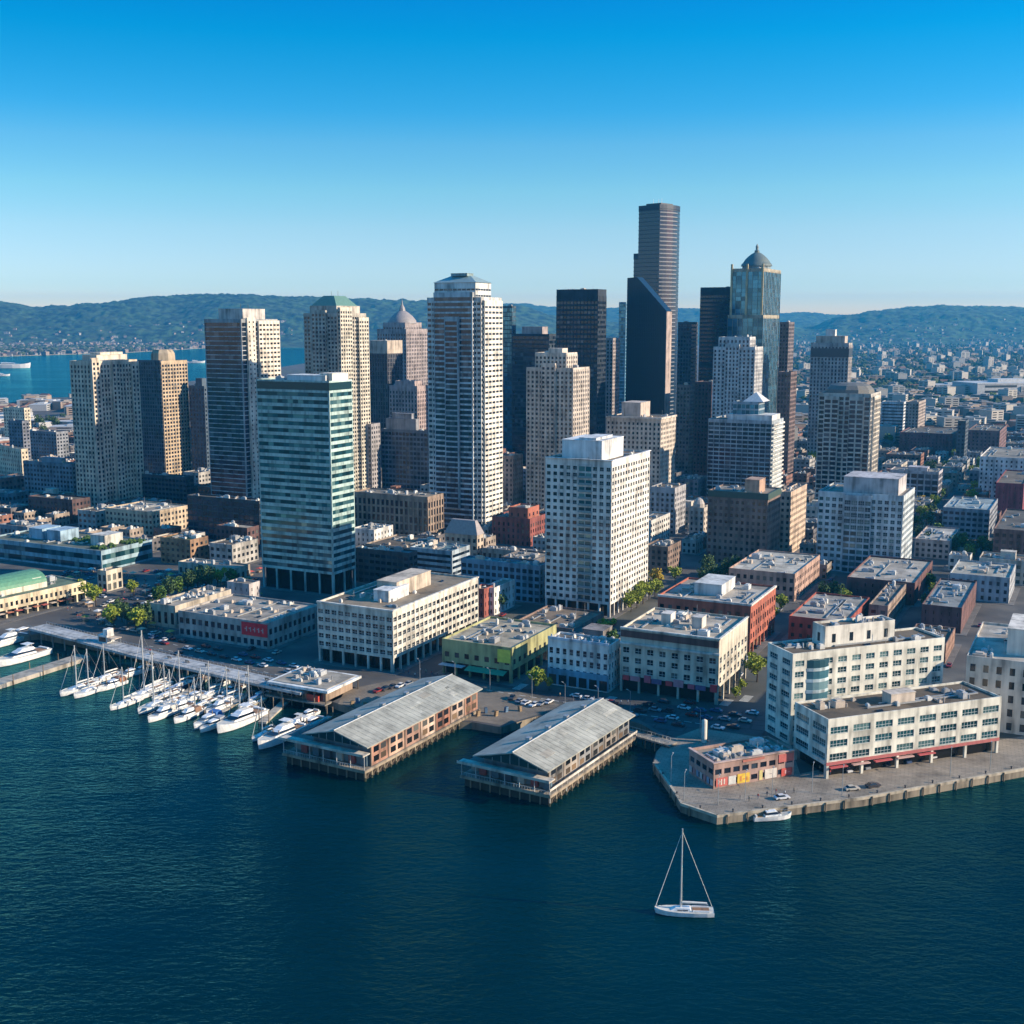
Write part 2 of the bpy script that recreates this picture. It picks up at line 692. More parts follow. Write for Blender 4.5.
def block(root, x0, x1, y0, y1, z0, z1, s, faces='fr', wall_name='wall', yvis=None, units=3, roof=True, seed=0, cam_m=None):
    """one rectangular storey stack: wall with real recessed openings on its seen sides, windows, parapet and roof"""
    rnd = random.Random(seed + 5)
    wm = s['wm'] or wall(s['wallc'], s['rough'])
    sm = wall(s['span']) if s['span'] else wm
    gm = GLASSES[s['gl']]
    rec, g, par = s['rec'], s['g'], s['par']
    if g > (z1 - z0) * .6:
        g = 0
    W = MB()
    fx = x0 + (rec if 'f' in faces else 0)
    ry = y0 + (rec if 'r' in faces else 0)
    lx, ly = x1 - (rec if 'b' in faces else 0), y1 - (rec if 'l' in faces else 0)
    W.box(fx, lx, ry, ly, z0 + g, z1 - par)
    if g:
        W.mi = 2
        W.box(fx + 1.8, lx - .5, ry + 1.8, ly - .5, z0, z0 + g)
        W.mi = 0
    # parapet on the unseen sides
    if 'b' not in faces:
        W.box(x1 - .35, x1, ry, y1, z1 - par, z1)
    if 'l' not in faces:
        W.box(fx, x1 - .35, y1 - .35, y1, z1 - par, z1)
    wins = []
    columns = []
    for fc in faces:
        L = (y1 - y0) if fc in 'fb' else (x1 - x0)
        a0 = 0.0

        def fb(s0, s1, t0, t1, q0, q1, mbx):
            if fc == 'f':
                mbx.box(x0 + q0, x0 + q1, y0 + s0, y0 + s1, t0, t1)
            elif fc == 'r':
                mbx.box(x0 + s0, x0 + s1, y0 + q0, y0 + q1, t0, t1)
            elif fc == 'b':
                mbx.box(x1 - q1, x1 - q0, y0 + s0, y0 + s1, t0, t1)
            else:
                mbx.box(x0 + s0, x0 + s1, y1 - q1, y1 - q0, t0, t1)
        # stop at the corner that the other seen side owns
        sA = rec if (fc in 'fb' and 'r' in faces) else 0.0
        sB = L - (rec if (fc in 'fb' and 'l' in faces) else 0.0)
        nf = max(1, int(round((z1 - z0 - g - s['top']) / s['fh'])))
        fh = (z1 - z0 - g - s['top']) / nf
        nb = max(1, int(round(L / ((s['fbay'] or s['bay']) if fc in 'fb' else s['bay']))))
        bw = L / nb
        ww = bw * s['wf'] if s['wf'] < 1 else bw
        wh = fh * s['hf']
        prev = z0 + g
        W.mi = 1
        mech = int(nf * .58) if nf > 19 and s['gl'] == 'black' else -1          # louvred plant floor
        for j in range(nf):
            if j == mech:
                continue
            t0 = z0 + g + j * fh + (fh - wh) * .5
            fb(sA, sB, prev, t0, s['sq'], rec + .01, W)
            prev = t0 + wh
            for i in range(nb):
                s0 = i * bw + (bw - ww) / 2
                lo, hi = max(s0, sA + .15), min(s0 + ww, sB - .15)
                if hi - lo > .2:
                    wins.append((fc, lo, hi, t0, t0 + wh, j))
        W.mi = 0
        fb(sA, sB, prev, z1, 0.0, rec + .01, W)
        if s['wf'] < 1:
            edge = 0.0
            for i in range(nb + 1):
                e0 = max(i * bw - (bw - ww) / 2, sA)
                e1 = min(i * bw + (bw - ww) / 2, sB)
                fb(e0, e1, z0 + g, z1 - s['top'] * .6, s['pq'] - .006, rec + .012, W)
        else:
            fb(sA, sA + .5, z0 + g, z1, s['pq'] + .003, rec + .012, W)
            fb(sB - .5, sB, z0 + g, z1, s['pq'] + .003, rec + .012, W)
        if g:
            nc = max(1, int(round(L / max(s['csp'], s['bay'] * 1.5))))
            for i in range(nc + 1):
                c = min(max(i * L / nc, sA + .5), sB - .5)
                columns.append((fc, c))
            fb(sA, sB, z0 + g - .5, z0 + g - .003, 0, rec + .6, W)
    wo_ = W.build(wall_name, [wm, sm, G_SHOP], root)
    # ground-floor columns
    for fc, c in columns[:60]:
        k = MB()
        q0, q1 = .05, .75
        if fc == 'f':
            k.box(x0 + q0, x0 + q1, y0 + c - .4, y0 + c + .4, z0 - .05, z0 + g - .5)
        elif fc == 'r':
            k.box(x0 + c - .4, x0 + c + .4, y0 + q0, y0 + q1, z0 - .05, z0 + g - .5)
        else:
            continue
        k.build('column', wm, root)
    # windows
    q0, q1 = rec - .14, rec - .012

    def pane(mbx, w, o=(0, 0, 0)):
        fc, lo, hi, t0, t1, j = w
        if fc == 'f':
            bx = [x0 + q0, x0 + q1, y0 + lo, y0 + hi, t0, t1]
        elif fc == 'r':
            bx = [x0 + lo, x0 + hi, y0 + q0, y0 + q1, t0, t1]
        elif fc == 'b':
            bx = [x1 - q1, x1 - q0, y0 + lo, y0 + hi, t0, t1]
        else:
            bx = [x0 + lo, x0 + hi, y1 - q1, y1 - q0, t0, t1]
        mbx.box(bx[0] - o[0], bx[1] - o[0], bx[2] - o[1], bx[3] - o[1], bx[4] - o[2], bx[5] - o[2])
        return bx
    if s['indiv']:
        mw = root.matrix_basis if cam_m is None else cam_m

        def key(w):
            fc, lo, hi, t0, t1, j = w
            m = (lo + hi) / 2
            p = (x0, y0 + m, t0) if fc == 'f' else (x0 + m, y0, t0)
            wp = mw @ Vector(p)
            py = project(wp)[1]
            return (0 if (yvis is None or py < yvis) else 1, (wp - Vector((0, 0, HC))).length)
        wins.sort(key=key)
        cache = {}
        budget = s['indiv'] if s['indiv'] is not True else 100
        for w in wins[:budget]:
            fc, lo, hi, t0, t1, j = w
            org = (x0, y0 + lo, t0) if fc == 'f' else (x0 + lo, y0, t0)
            ck = (fc, round(hi - lo, 3), round(t1 - t0, 3))
            if ck not in cache:
                k = MB()
                pane(k, w, org)
                if s['frame']:
                    k.mi = 1
                    wl_, hh = hi - lo, t1 - t0
                    nm = max(1, int(round(wl_ / 1.1)))
                    for i in range(1, nm):
                        c = wl_ * i / nm
                        if fc == 'f':
                            k.box(q0 - .05, q0 + .02, c - .05, c + .05, .003, hh - .003)
                        else:
                            k.box(c - .05, c + .05, q0 - .05, q0 + .02, .003, hh - .003)
                    if fc == 'f':
                        k.box(q0 - .06, q0 + .021, 0.003, wl_ - .003, hh * .36, hh * .36 + .1)
                    else:
                        k.box(0.003, wl_ - .003, q0 - .06, q0 + .021, hh * .36, hh * .36 + .1)
                    if fc == 'f':
                        k.box(-.1, q0, -.08, wl_ + .08, -.14, -.002)
                    else:
                        k.box(-.08, wl_ + .08, -.1, q0, -.14, -.002)
                cache[ck] = k.mesh('window', [gm, s['frame'] or gm])
            link('window', cache[ck], root, org)
        wins = wins[budget:]
        if wins:
            k = MB()
            for w in wins:
                pane(k, w)
            o = k.build('window_rows', gm, root)
            o['kind'] = 'stuff'
    else:
        rows = {}
        for w in wins:
            rows.setdefault((w[0], w[5]), []).append(w)
        for (fc, j), ws in rows.items():
            # one glazed strip per storey and face; the wall's piers stand in front and divide it into panes
            cuts = [ws[0][1]] + [(a[2] + c[1]) / 2 for a, c in zip(ws, ws[1:])] + [ws[-1][2]]
            t0, t1 = ws[0][3], ws[0][4]
            k = MB()
            val = []
            for c in cuts:
                for q in (q0, q1):
                    for t in (t0, t1):
                        k.v.append((x0 + q, y0 + c, t) if fc == 'f' else (x0 + c, y0 + q, t) if fc == 'r' else (x1 - q, y0 + c, t) if fc == 'b' else (x0 + c, y1 - q, t))
            for i in range(len(cuts) - 1):
                a, c = i * 4, i * 4 + 4
                rv = rnd.random()
                for f in ((a, c, c + 1, a + 1), (a + 2, a + 3, c + 3, c + 2), (a + 1, c + 1, c + 3, a + 3), (a, a + 2, c + 2, c)):
                    k.f.append(f)
                    k.m.append(0)
                    val.append(rv)
            me = k.mesh('window_row', gm)
            at = me.attributes.new('pane', 'FLOAT', 'FACE')
            at.data.foreach_set('value', val)
            link('window_row', me, root)
    if roof:
        rm = roofing(s['roofc'] or ROOFS[rnd.randrange(len(ROOFS))])
        k = MB()
        k.box(fx + .01, lx - (0 if 'b' in faces else .36), ry + .01, ly - (0 if 'l' in faces else .36), z1 - par + .01, z1 - par + .12)
        k.build('roof', rm, root)
        rooftop(root, fx + 1, lx - 1.3, ry + 1, ly - 1.3, z1 - par + .1, units, rnd)
        if units >= 4 and lx - fx > 14 and ly - ry > 12:
            roof_services(root, fx + 1.5, lx - 2, ry + 1.5, ly - 2, z1 - par + .12, rnd)


def roof_services(root, x0, x1, y0, y1, z, rnd):
    """duct runs, pipe runs, skylights and a guard rail on the larger roofs"""
    for i in range(3):
        k = MB()
        y = rnd.uniform(y0, y1 - 1)
        a, b = sorted((rnd.uniform(x0, x1), rnd.uniform(x0, x1)))
        k.box(a, b, y, y + .5, z + .15, z + .6)
        if b - a > 3:
            k.box(b - .5, b, y + .503, min(y1, y + rnd.uniform(2, 6)), z + .15, z + .597)
            k.build('duct', METAL, root)
    for i in range(3):
        k = MB()
        x, y = rnd.uniform(x0, x1 - 3), rnd.uniform(y0, y1 - 1.6)
        k.prism([(x, y), (x + 2.6, y), (x + 2.6, y + 1.4), (x, y + 1.4)], z, z + .55, True, [(x + .2, y + .6), (x + 2.4, y + .6), (x + 2.4, y + .8), (x + .2, y + .8)])
        k.build('skylight', G_NAVY, root)
    for i in range(2):
        k = MB()
        x, y = rnd.uniform(x0, x1), rnd.uniform(y0, y1)
        k.tube((x, y, z), (x, y, z + rnd.uniform(2.5, 5)), .07, n=5)
        k.build('antenna', GREYM, root)


UNIT_COLS = [(.55, .55, .53), (.4, .41, .42), (.62, .6, .55), (.3, .3, .3), (.5, .42, .34)]


def rooftop(root, x0, x1, y0, y1, z, n, rnd):
    """stair heads, air handlers, ducts and vents"""
    w, d = x1 - x0, y1 - y0
    if w < 3 or d < 3:
        return
    for i in range(int(n * 1.7)):
        big = i % 5 == 0
        a, b = rnd.uniform(.7, min(4.5 if big else 2.2, w * .4)), rnd.uniform(.7, min(4.5 if big else 2.2, d * .4))
        h = rnd.uniform(1.2, 2.4) if big else rnd.uniform(.5, 1.3)
        px, py = rnd.uniform(x0, x1 - a), rnd.uniform(y0, y1 - b)
        k = MB()
        k.box(px, px + a, py, py + b, z, z + h)
        k.box(px + a * .2, px + a * .8, py + b * .2, py + b * .8, z + h, z + h + .35)
        if rnd.random() < .5:
            k.tube((px + a * .5, py + b, z + .4), (px + a * .5, min(y1, py + b + 3), z + .4), .3, n=6)
        if rnd.random() < .4:
            k.tube((px + a + .5, py, z), (px + a + .5, py, z + rnd.uniform(1, 2.2)), .25, n=6)
        k.build('rooftop_unit', flat(UNIT_COLS[rnd.randrange(5)], .6), root)


def penthouse(root, x0, x1, y0, y1, z0, z1, col=(.55, .53, .5), name='penthouse', door=True):
    k = MB()
    k.box(x0, x1, y0, y1, z0, z1)
    k.box(x0 - .15, x1 + .15, y0 - .15, y1 + .15, z1, z1 + .25)
    o = k.build(name, wall(col), root)
    return o


BN = [0]


def lot(xc, yb, ytop, xl, xr, a=GA, zb=GZ):
    """corner, size and height of a building from where its corner, edges and top stand on the survey"""
    Y = dist_of_row(yb, zb)
    zt = height_at(Y, ytop)
    k = (xc - 512) / F
    P = Vector((k * (Y * C - (zt - HC) * S), Y, zb))
    u, v = axes(a)
    Pt = Vector((P.x, P.y, zt))
    d = along(Pt, u, xr)
    w = along(Pt, v, xl)
    return P, d, w, zt - zb, u, v


def clampd(d, lo, hi):
    return max(lo, min(hi, d if d > 0 else hi))


def reserve(P, d, w, u, v, pad=0):
    c = [uv(P.x + u[0] * i + v[0] * j, P.y + u[1] * i + v[1] * j) for i in (-pad, d + pad) for j in (-pad, w + pad)]
    USED.append((min(q[0] for q in c), max(q[0] for q in c), min(q[1] for q in c), max(q[1] for q in c)))


def building(name, label, cat, xc, yb, ytop, xl, xr, s, a=GA, yvis=None, units=4, roof=True, dmax=80, wmax=120, dmin=8, body=True, zb=GZ, group=None, seed=None):
    BN[0] += 1
    P, d, w, h, u, v = lot(xc, yb, ytop, xl, xr, a, zb)
    d, w = clampd(d, dmin, dmax), clampd(w, 6, wmax)
    b = Block()
    b.root = thing(name, label, cat, P, pi / 2 - a, group)
    b.d, b.w, b.h, b.P = d, w, h, P
    reserve(P, d, w, u, v)
    if body:
        block(b.root, 0, d, 0, w, 0, h, s, yvis=yvis, units=units, roof=roof, seed=seed or BN[0], cam_m=b.root.matrix_basis)
    return b


def height_of(b, y, dx=0, dy=0):
    """height above the building's base at which a point over its plan reaches image row y"""
    m = b.root.matrix_basis
    p = m @ Vector((dx, dy, 0))
    return height_at(p.y, y) - p.z


def poly_roof(root, x0, x1, y0, y1, z0, z1, inset, mat, name='roof'):
    """hipped or pyramid roof"""
    k = MB()
    k.prism([(x0, y0), (x1, y0), (x1, y1), (x0, y1)], z0, z1, True,
            [(x0 + inset, y0 + inset), (x1 - inset, y0 + inset), (x1 - inset, y1 - inset), (x0 + inset, y1 - inset)])
    return k.build(name, mat, root)
# ------------------------------------------------------------------ the towers
COPPER = flat((.12, .24, .2), .6, .2)
TILE = flat((.22, .21, .2), .8)
SILVER = flat((.38, .42, .44), .4, .5)

# far left pair of tan towers
T = st(tan, 'navy', 3.2, 3.0, .55, .58, .45, pq=-.12, top=2.5)
b = building('apartment_tower', 'tan high-rise with rounded stepped corners at the far left, taller of the tan pair', 'tower', 90, 516, 361, 69.5, 137, T, units=3)
for q0, q1 in ((.0, .16), (.42, .58), (.84, 1.0)):       # shallow bays that run the whole height
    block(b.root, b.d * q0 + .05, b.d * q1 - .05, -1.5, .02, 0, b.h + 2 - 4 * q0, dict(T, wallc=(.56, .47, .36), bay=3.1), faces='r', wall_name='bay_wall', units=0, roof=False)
penthouse(b.root, b.d * .2, b.d * .85, b.w * .15, b.w * .85, b.h - .6, b.h + 3.5, (.6, .52, .42))
penthouse(b.root, b.d * .32, b.d * .8, b.w * .25, b.w * .75, b.h + 3.8, b.h + 5.2, (.6, .52, .42), 'crown')
b = building('apartment_tower', 'narrower tan tower with a low octagonal crown, right behind the taller tan high-rise', 'tower', 161, 482, 361, 139, 187, dict(T, wallc=(.46, .35, .23), bay=3.3, fbay=2.4, wf=.66, hf=.6))
block(b.root, -.9, .02, .3, b.w + .3, 0, b.h + .6, st((.10, .10, .11), 'navy', 3.2, 2.6, .72, .68, .4), faces='fr', wall_name='shade_toned_front', units=0, roof=False)  # dark windowed overlay; the face's shade is put into its wall colour
k = MB()
k.lathe(b.d * .5, b.w * .5, [(min(b.d, b.w) * .44, b.h - .8), (min(b.d, b.w) * .42, b.h + 6), (min(b.d, b.w) * .34, b.h + 9)], 8, pi / 8)
k.build('crown', wall((.36, .29, .2)), b.root)

# dark slab with a concrete spine
b = building('residential_tower', 'dark glass slab tower with white balcony lines and a pale concrete spine on its right', 'tower', 241, 520, 319, 204, 277.5,
             st((.30, .31, .31), 'navy', 3.1, 4.0, 1, .84, .5, top=2.2, span=(.40, .41, .41)), units=2)
block(b.root, b.d * .12, b.d * .34, -1.3, .02, 0, b.h + 1, st((.6, .53, .43), 'dark', 3.1, 4, .3, .4, .3), faces='r', wall_name='spine_wall', units=0, roof=False)
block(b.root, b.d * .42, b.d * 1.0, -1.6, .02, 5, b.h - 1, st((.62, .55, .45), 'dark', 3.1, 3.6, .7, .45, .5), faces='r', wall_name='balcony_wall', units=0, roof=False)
penthouse(b.root, b.d * .1, b.d * .7, b.w * .05, b.w * .7, b.h - .8, b.h + 6.5, (.5, .46, .42))
for q in (.3, .5):
    k = MB()
    k.tube((b.d * q, b.w * .3, b.h + 6), (b.d * q, b.w * .3, b.h + 10), .12)
    k.build('antenna', DARKM, b.root)
b = building('podium_building', 'long dark glass podium block at the foot of the dark slab tower', 'building', 259, 545, 501, 187, 262, st((.05, .055, .06), 'black', 3.6, 4, .9, .75, .25), dmax=26, units=6)

# teal glass tower in front
T = st((.36, .48, .44), 'teal', 3.55, 3.1, 1, .55, .4, top=5.0, g=11.0, wm=wall((.36, .47, .43), .6, .28), indiv=0, csp=9)
b = building('glass_tower', 'teal green glass tower with pale floor bands and a colonnade at its foot', 'tower', 329, 596, 381, 256, 352, T, units=9, roof=True)
k = MB()
k.box(-.05, b.d - .4, -.05, b.w - .4, b.h - 4.6, b.h - .9)
k.build('top_glazing', flat((.012, .05, .06), .2, .3), b.root)
penthouse(b.root, b.d * .1, b.d * .75, b.w * .08, b.w * .6, b.h - .8, b.h + 2.2, (.62, .62, .6))
penthouse(b.root, b.d * .2, b.d * .9, b.w * .02, b.w * .05 + 6, b.h - .8, b.h + 3.2, (.66, .6, .5), 'stair_head')

# green pyramid roofed tower
T = st((.40, .37, .31), 'dark', 3.0, 3.0, .62, .55, .45, top=2, pq=-.1)
b = building('apartment_tower', 'stepped stone tower under a green copper pyramid roof behind the teal tower', 'tower', 337, 505, 313, 303.5, 366, T, yvis=470)
for q0, q1 in ((.02, .42), (.66, 1.0)):
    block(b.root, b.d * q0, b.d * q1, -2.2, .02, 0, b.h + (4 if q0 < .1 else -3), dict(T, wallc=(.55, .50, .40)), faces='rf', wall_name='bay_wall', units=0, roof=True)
block(b.root, -2.0, .02, b.w * .3, b.w * .72, 0, b.h + 2, T, faces='fr', wall_name='bay_wall', units=0)
penthouse(b.root, b.d * .1, b.d * .9, b.w * .1, b.w * .9, b.h - .8, b.h + 5, (.42, .38, .32), 'upper_storey')
poly_roof(b.root, b.d * .12, b.d * .85, b.w * .12, b.w * .88, b.h + 5.2, b.h + 12.5, b.w * .22, COPPER, 'pyramid_roof')
for q in (.4, .6):
    k = MB()
    k.tube((b.d * .5, b.w * q, b.h + 12), (b.d * .5, b.w * q, b.h + 16), .12)
    k.build('antenna', DARKM, b.root)

# dark slab with beige cap, domed stone tower, setback blocks
b = building('office_tower', 'dark ribbed office tower with a blank beige cap beside the domed stone tower', 'office tower', 387, 478, 341, 367, 402, st((.09, .09, .1), 'navy', 3.6, 2.6, .6, .8, .4, top=11, pq=-.15), units=2)
k = MB()
k.box(-.35, b.d, -.35, b.w, b.h - 10.5, b.h + .4)
k.build('cap', wall((.42, .35, .28)), b.root)
T = st((.33, .28, .27), 'dark', 3.6, 3.0, .5, .6, .4, pq=-.2, top=4)
b = building('office_tower', 'old stone tower with a ribbed dome and thin spire left of the tall white tower', 'office tower', 406, 462, 329, 377, 427.5, T)
zt = height_of(b, 327)
k = MB()
m_ = min(b.d, b.w) * .5
cx, cy = b.d * .5, b.w * .5
block(b.root, b.d * .12, b.d * .88, b.w * .12, b.w * .88, b.h - 1, b.h + 6, T, wall_name='upper_wall', units=0)
k.lathe(cx, cy, [(m_ * .86, b.h + 5), (m_ * .82, b.h + 8), (m_ * .62, b.h + 12), (m_ * .36, b.h + 15.5), (m_ * .14, b.h + 17.5)], 14)
k.build('dome', flat((.30, .27, .26), .6), b.root, True)
k = MB()
k.lathe(cx, cy, [(m_ * .2, b.h + 17), (m_ * .16, b.h + 20), (m_ * .05, b.h + 23), (.15, b.h + 28)], 8)
k.build('spire', flat((.3, .28, .27), .6), b.root)
b = building('office_building', 'short stone tower with pinkish shaded front below the domed stone tower', 'building', 417, 480, 386, 389, 428, dict(T, wallc=(.36, .28, .26)), yvis=440)
block(b.root, b.d * .05, b.d * .8, b.w * .1, b.w * .8, b.h - 1, b.h + 4, dict(T, wallc=(.36, .28, .26)), wall_name='upper_wall', units=2)
b = building('office_building', 'blue shaded glass block with a pale penthouse left of the tall white tower', 'building', 431, 500, 431, 381, 436, st((.13, .15, .18), 'navy', 3.5, 3.2, .8, .6, .3), units=6)
penthouse(b.root, b.d * .05, b.d * .6, b.w * .3, b.w * .9, b.h - .8, b.h + 8, (.26, .26, .27))
penthouse(b.root, b.d * .2, b.d * .6, b.w * .4, b.w * .8, b.h + 8.3, b.h + 12, (.3, .3, .32), 'plant_room')
b = building('office_building', 'narrow stone block with a bright sunlit side just right of the teal tower', 'building', 371, 500, 424, 352, 380, st((.30, .28, .28), 'dark', 3.4, 3.2, .5, .55, .35), units=2)

# tall white tower
T = st((.55, .54, .50), 'navy', 3.35, 3.3, .78, .5, .5, top=2.5, pq=.05, indiv=0)
b = building('residential_tower', 'tallest white tower in the middle with a stepped crown and low pale green roof', 'tower', 481, 531, 297, 427, 501.5, T, yvis=500)
for q0, q1, tt in ((.12, .84, 0),):
    block(b.root, -2.6, .02, b.w * q0, b.w * q1, 0, b.h + 3, dict(T, wallc=(.46, .48, .48), bay=3.6, wf=1, hf=.66), faces='fr', wall_name='bay_wall', units=0)
block(b.root, -4.2, -2.58, b.w * .36, b.w * .62, 14, b.h - 12, dict(T, wallc=(.34, .37, .38), wf=1, hf=.7), faces='fr', wall_name='glazed_bay', units=0)
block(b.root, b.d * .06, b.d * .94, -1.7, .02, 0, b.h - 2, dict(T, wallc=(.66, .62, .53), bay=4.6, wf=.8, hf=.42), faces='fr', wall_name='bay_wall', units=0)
zc = height_of(b, 282)
block(b.root, b.d * .05, b.d * .8, b.w * .12, b.w * .88, b.h - 1, zc, dict(T, wallc=(.6, .6, .56), wf=.9, hf=.3, fh=5), wall_name='crown_wall', units=0)
poly_roof(b.root, b.d * .03, b.d * .82, b.w * .1, b.w * .9, zc, height_of(b, 275), min(b.d, b.w) * .3, flat((.32, .42, .40), .5, .3), 'roof_cap')
penthouse(b.root, b.d * .25, b.d * .55, b.w * .35, b.w * .65, height_of(b, 275.2), height_of(b, 272.6), (.25, .33, .33), 'roof_lantern')

# dark towers of the core
b = building('office_tower', 'deep blue glass tower sliver directly right of the tallest white tower', 'office tower', 512, 470, 306, 498, 516, st((.05, .07, .09), 'blue', 3.8, 2.5, .9, .8, .25), units=1)
b = building('office_tower', 'broad black office block with a beige roof box left of the black slab tower', 'office tower', 549, 474, 334, 512, 556, st((.03, .042, .058), 'navy', 3.7, 2.8, 1, .7, .3), units=1)
penthouse(b.root, b.d * .1, b.d * .9, b.w * .2, b.w * .75, b.h - .8, b.h + 6, (.32, .27, .26))
b = building('office_tower', 'black flat-topped slab tower with pale window stripes left of the tallest skyscraper', 'office tower', 598, 482, 289, 556.5, 606.5, st((.022, .032, .045), 'navy', 4.0, 3.0, .86, .55, .35, top=9, pq=-.2), units=4, yvis=425)
T = st((.50, .43, .36), 'dark', 3.1, 3.1, .56, .55, .45, pq=-.25, top=2)
b = building('residential_tower', 'cream stone tower with stepped shoulders in front of the black slab tower', 'tower', 573, 518, 368, 526.5, 589.5, T, yvis=500)
block(b.root, b.d * .1, b.d * .75, b.w * .18, b.w * .85, b.h - 1, height_of(b, 353), dict(T, wallc=(.55, .48, .40)), wall_name='upper_wall', units=3)
penthouse(b.root, b.d * .2, b.d * .5, b.w * .3, b.w * .6, height_of(b, 353.5), height_of(b, 349), (.6, .53, .45))
block(b.root, -1.6, .02, b.w * .36, b.w * .66, 0, b.h + 3, T, faces='fr', wall_name='bay_wall', units=0)
b = building('office_tower', 'slim tower with a sunlit cream edge between the black slab and the slanted black tower', 'office tower', 613, 462, 338, 600, 620, st((.32, .27, .25), 'dark', 3.5, 3, .5, .6, .35), units=1)
b = building('office_tower', 'distant pale blue glass tower left of the slanted black tower', 'office tower', 626, 436, 302, 619, 629, st((.16, .3, .38), 'blue', 4, 3, 1, .8, .2), units=0)

# the tallest, black skyscraper: a curved three-step shaft
T = st((.022, .026, .034), 'black', 3.9, 2.2, .9, .62, .3, top=4)
P, d, w, h, u, v = lot(660, 450, 205, 639, 680, radians(45))
b = Block()
b.root = thing('skyscraper', 'tallest black skyscraper with curved stepped shaft and fine pale floor stripes', 'skyscraper', P, pi / 2 - radians(45))
w = clampd(w, 10, 60)
d = clampd(d, 10, 46)
b.d, b.w, b.h = d, w, h
reserve(P, d, w, u, v)


def shaft(root, poly, z0, z1, fh, wm, gm, name='shaft_wall', stripe=.5, per=1):
    """a faceted tower shaft: glass core with a projecting floor band at each storey"""
    k = MB()
    k.prism(poly, z0, z1)
    k.build('glass_skin', gm, root)
    cx = sum(p[0] for p in poly) / len(poly)
    cy = sum(p[1] for p in poly) / len(poly)

    def grow(e):
        return [(cx + (p[0] - cx) * (1 + e / max(1, hypot(p[0] - cx, p[1] - cy))), cy + (p[1] - cy) * (1 + e / max(1, hypot(p[0] - cx, p[1] - cy)))) for p in poly]
    q = grow(.35)
    k = MB()
    n = int((z1 - z0) / fh)
    for j in range(n + 1):
        z = z0 + j * fh
        k.prism(q, z, z + fh * stripe * .5)
    k.prism(q, z1 - fh * 1.2, z1 + .8)
    k.build(name, wm, root)


def curve(x0, x1, y0, y1, bow, n=5, face='r'):
    """rectangle with one side bowed outward"""
    p = [(x0, y0)]
    for i in range(1, n):
        t = i / n
        p.append((x0 + (x1 - x0) * t, y0 - bow * sin(pi * t)))
    return p + [(x1, y0), (x1, y1), (x0, y1)]


STRIPE = flat((.012, .026, .046), .5, .0)
main = curve(0, d, 0, w, 4.0, 8)
shaft(b.root, main, 0, h, 4.1, STRIPE, G_BLACK, stripe=.3)
shaft(b.root, [(d * .1, w - .5), (d * .9, w - .5), (d * .9, w + 8.5), (d * .1, w + 8.5)], 0, height_of(b, 254, 0, w), 4.1, STRIPE, G_BLACK, 'wing_wall', stripe=.3)
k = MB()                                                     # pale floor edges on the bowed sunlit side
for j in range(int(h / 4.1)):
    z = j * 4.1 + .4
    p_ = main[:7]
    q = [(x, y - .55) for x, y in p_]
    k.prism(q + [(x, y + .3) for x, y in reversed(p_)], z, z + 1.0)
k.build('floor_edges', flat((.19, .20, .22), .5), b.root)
k = MB()
k.box(d * .2, d * .8, w * .15, w * .85, h, h + 3)
k.build('plant_room', DARKM, b.root)
for q in (.3, .45, .7):
    k = MB()
    k.tube((d * .4, w * q, h + 2), (d * .4, w * q, h + 8), .3, .12)
    k.build('antenna', WHITEM, b.root)

# black tower with a slanted top
P, d, w, h, u, v = lot(666.5, 475, 311, 622.5, 672, GA)
w, d = clampd(w, 10, 70), clampd(d, 8, 40)
b = Block()
b.root = thing('office_tower', 'black glass tower with a slanted cut top in front of the tallest skyscraper', 'office tower', P, pi / 2 - GA)
b.d, b.w, b.h = d, w, h
reserve(P, d, w, u, v)
hk = height_of(b, 277, 0, w * .68)
hl = height_of(b, 278, 0, w * .93)
sec = [(0, 0), (w * .68, 0), (w, 0), (w, height_of(b, 436, 0, w)), (w * .9, height_of(b, 424, 0, w)), (w * .9, hl), (w * .68, hk), (0, h)]
k = MB()
n = len(sec)
k.v = [(0, y, z) for y, z in sec] + [(d, y, z) for y, z in sec]
k.f = [tuple(range(n - 1, -1, -1)), tuple(range(n, 2 * n))] + [(i, (i + 1) % n, n + (i + 1) % n, n + i) for i in range(n)]
k.m = [0] * len(k.f)
k.build('glass_skin', flat((.008, .02, .036), .38, .0), b.root)
k = MB()
for j in range(int(hk / 4.1)):
    z = j * 4.1
    y1 = w * (.9 if z > 20 else 1)
    if z > h:
        y0 = w * .68 * (z - h) / (hk - h)
    else:
        y0 = 0
    k.box(-.16, .05, y0 + .3, y1 - .3, z, z + .9)
k.build('floor_bands', flat((.012, .024, .04), .5), b.root)
k = MB()
for i in range(1, 22):
    y = w * .9 * i / 22
    top = h + (hk - h) * min(1, y / (w * .68))
    k.box(-.2, .04, y - .16, y + .16, 0, top - 1)
k.build('mullions', flat((.01, .02, .034), .5), b.root)
k = MB()
k.box(-.4, d * .9, -.5, .06, 0, h - .5)
k.build('end_wall', wall((.36, .28, .24)), b.root)

b = building('office_tower', 'black slab tower directly left of the domed blue glass tower', 'office tower', 733, 458, 287, 700.5, 741, st((.024, .027, .038), 'black', 3.9, 2.8, .92, .55, .3, top=7), units=2, yvis=400)

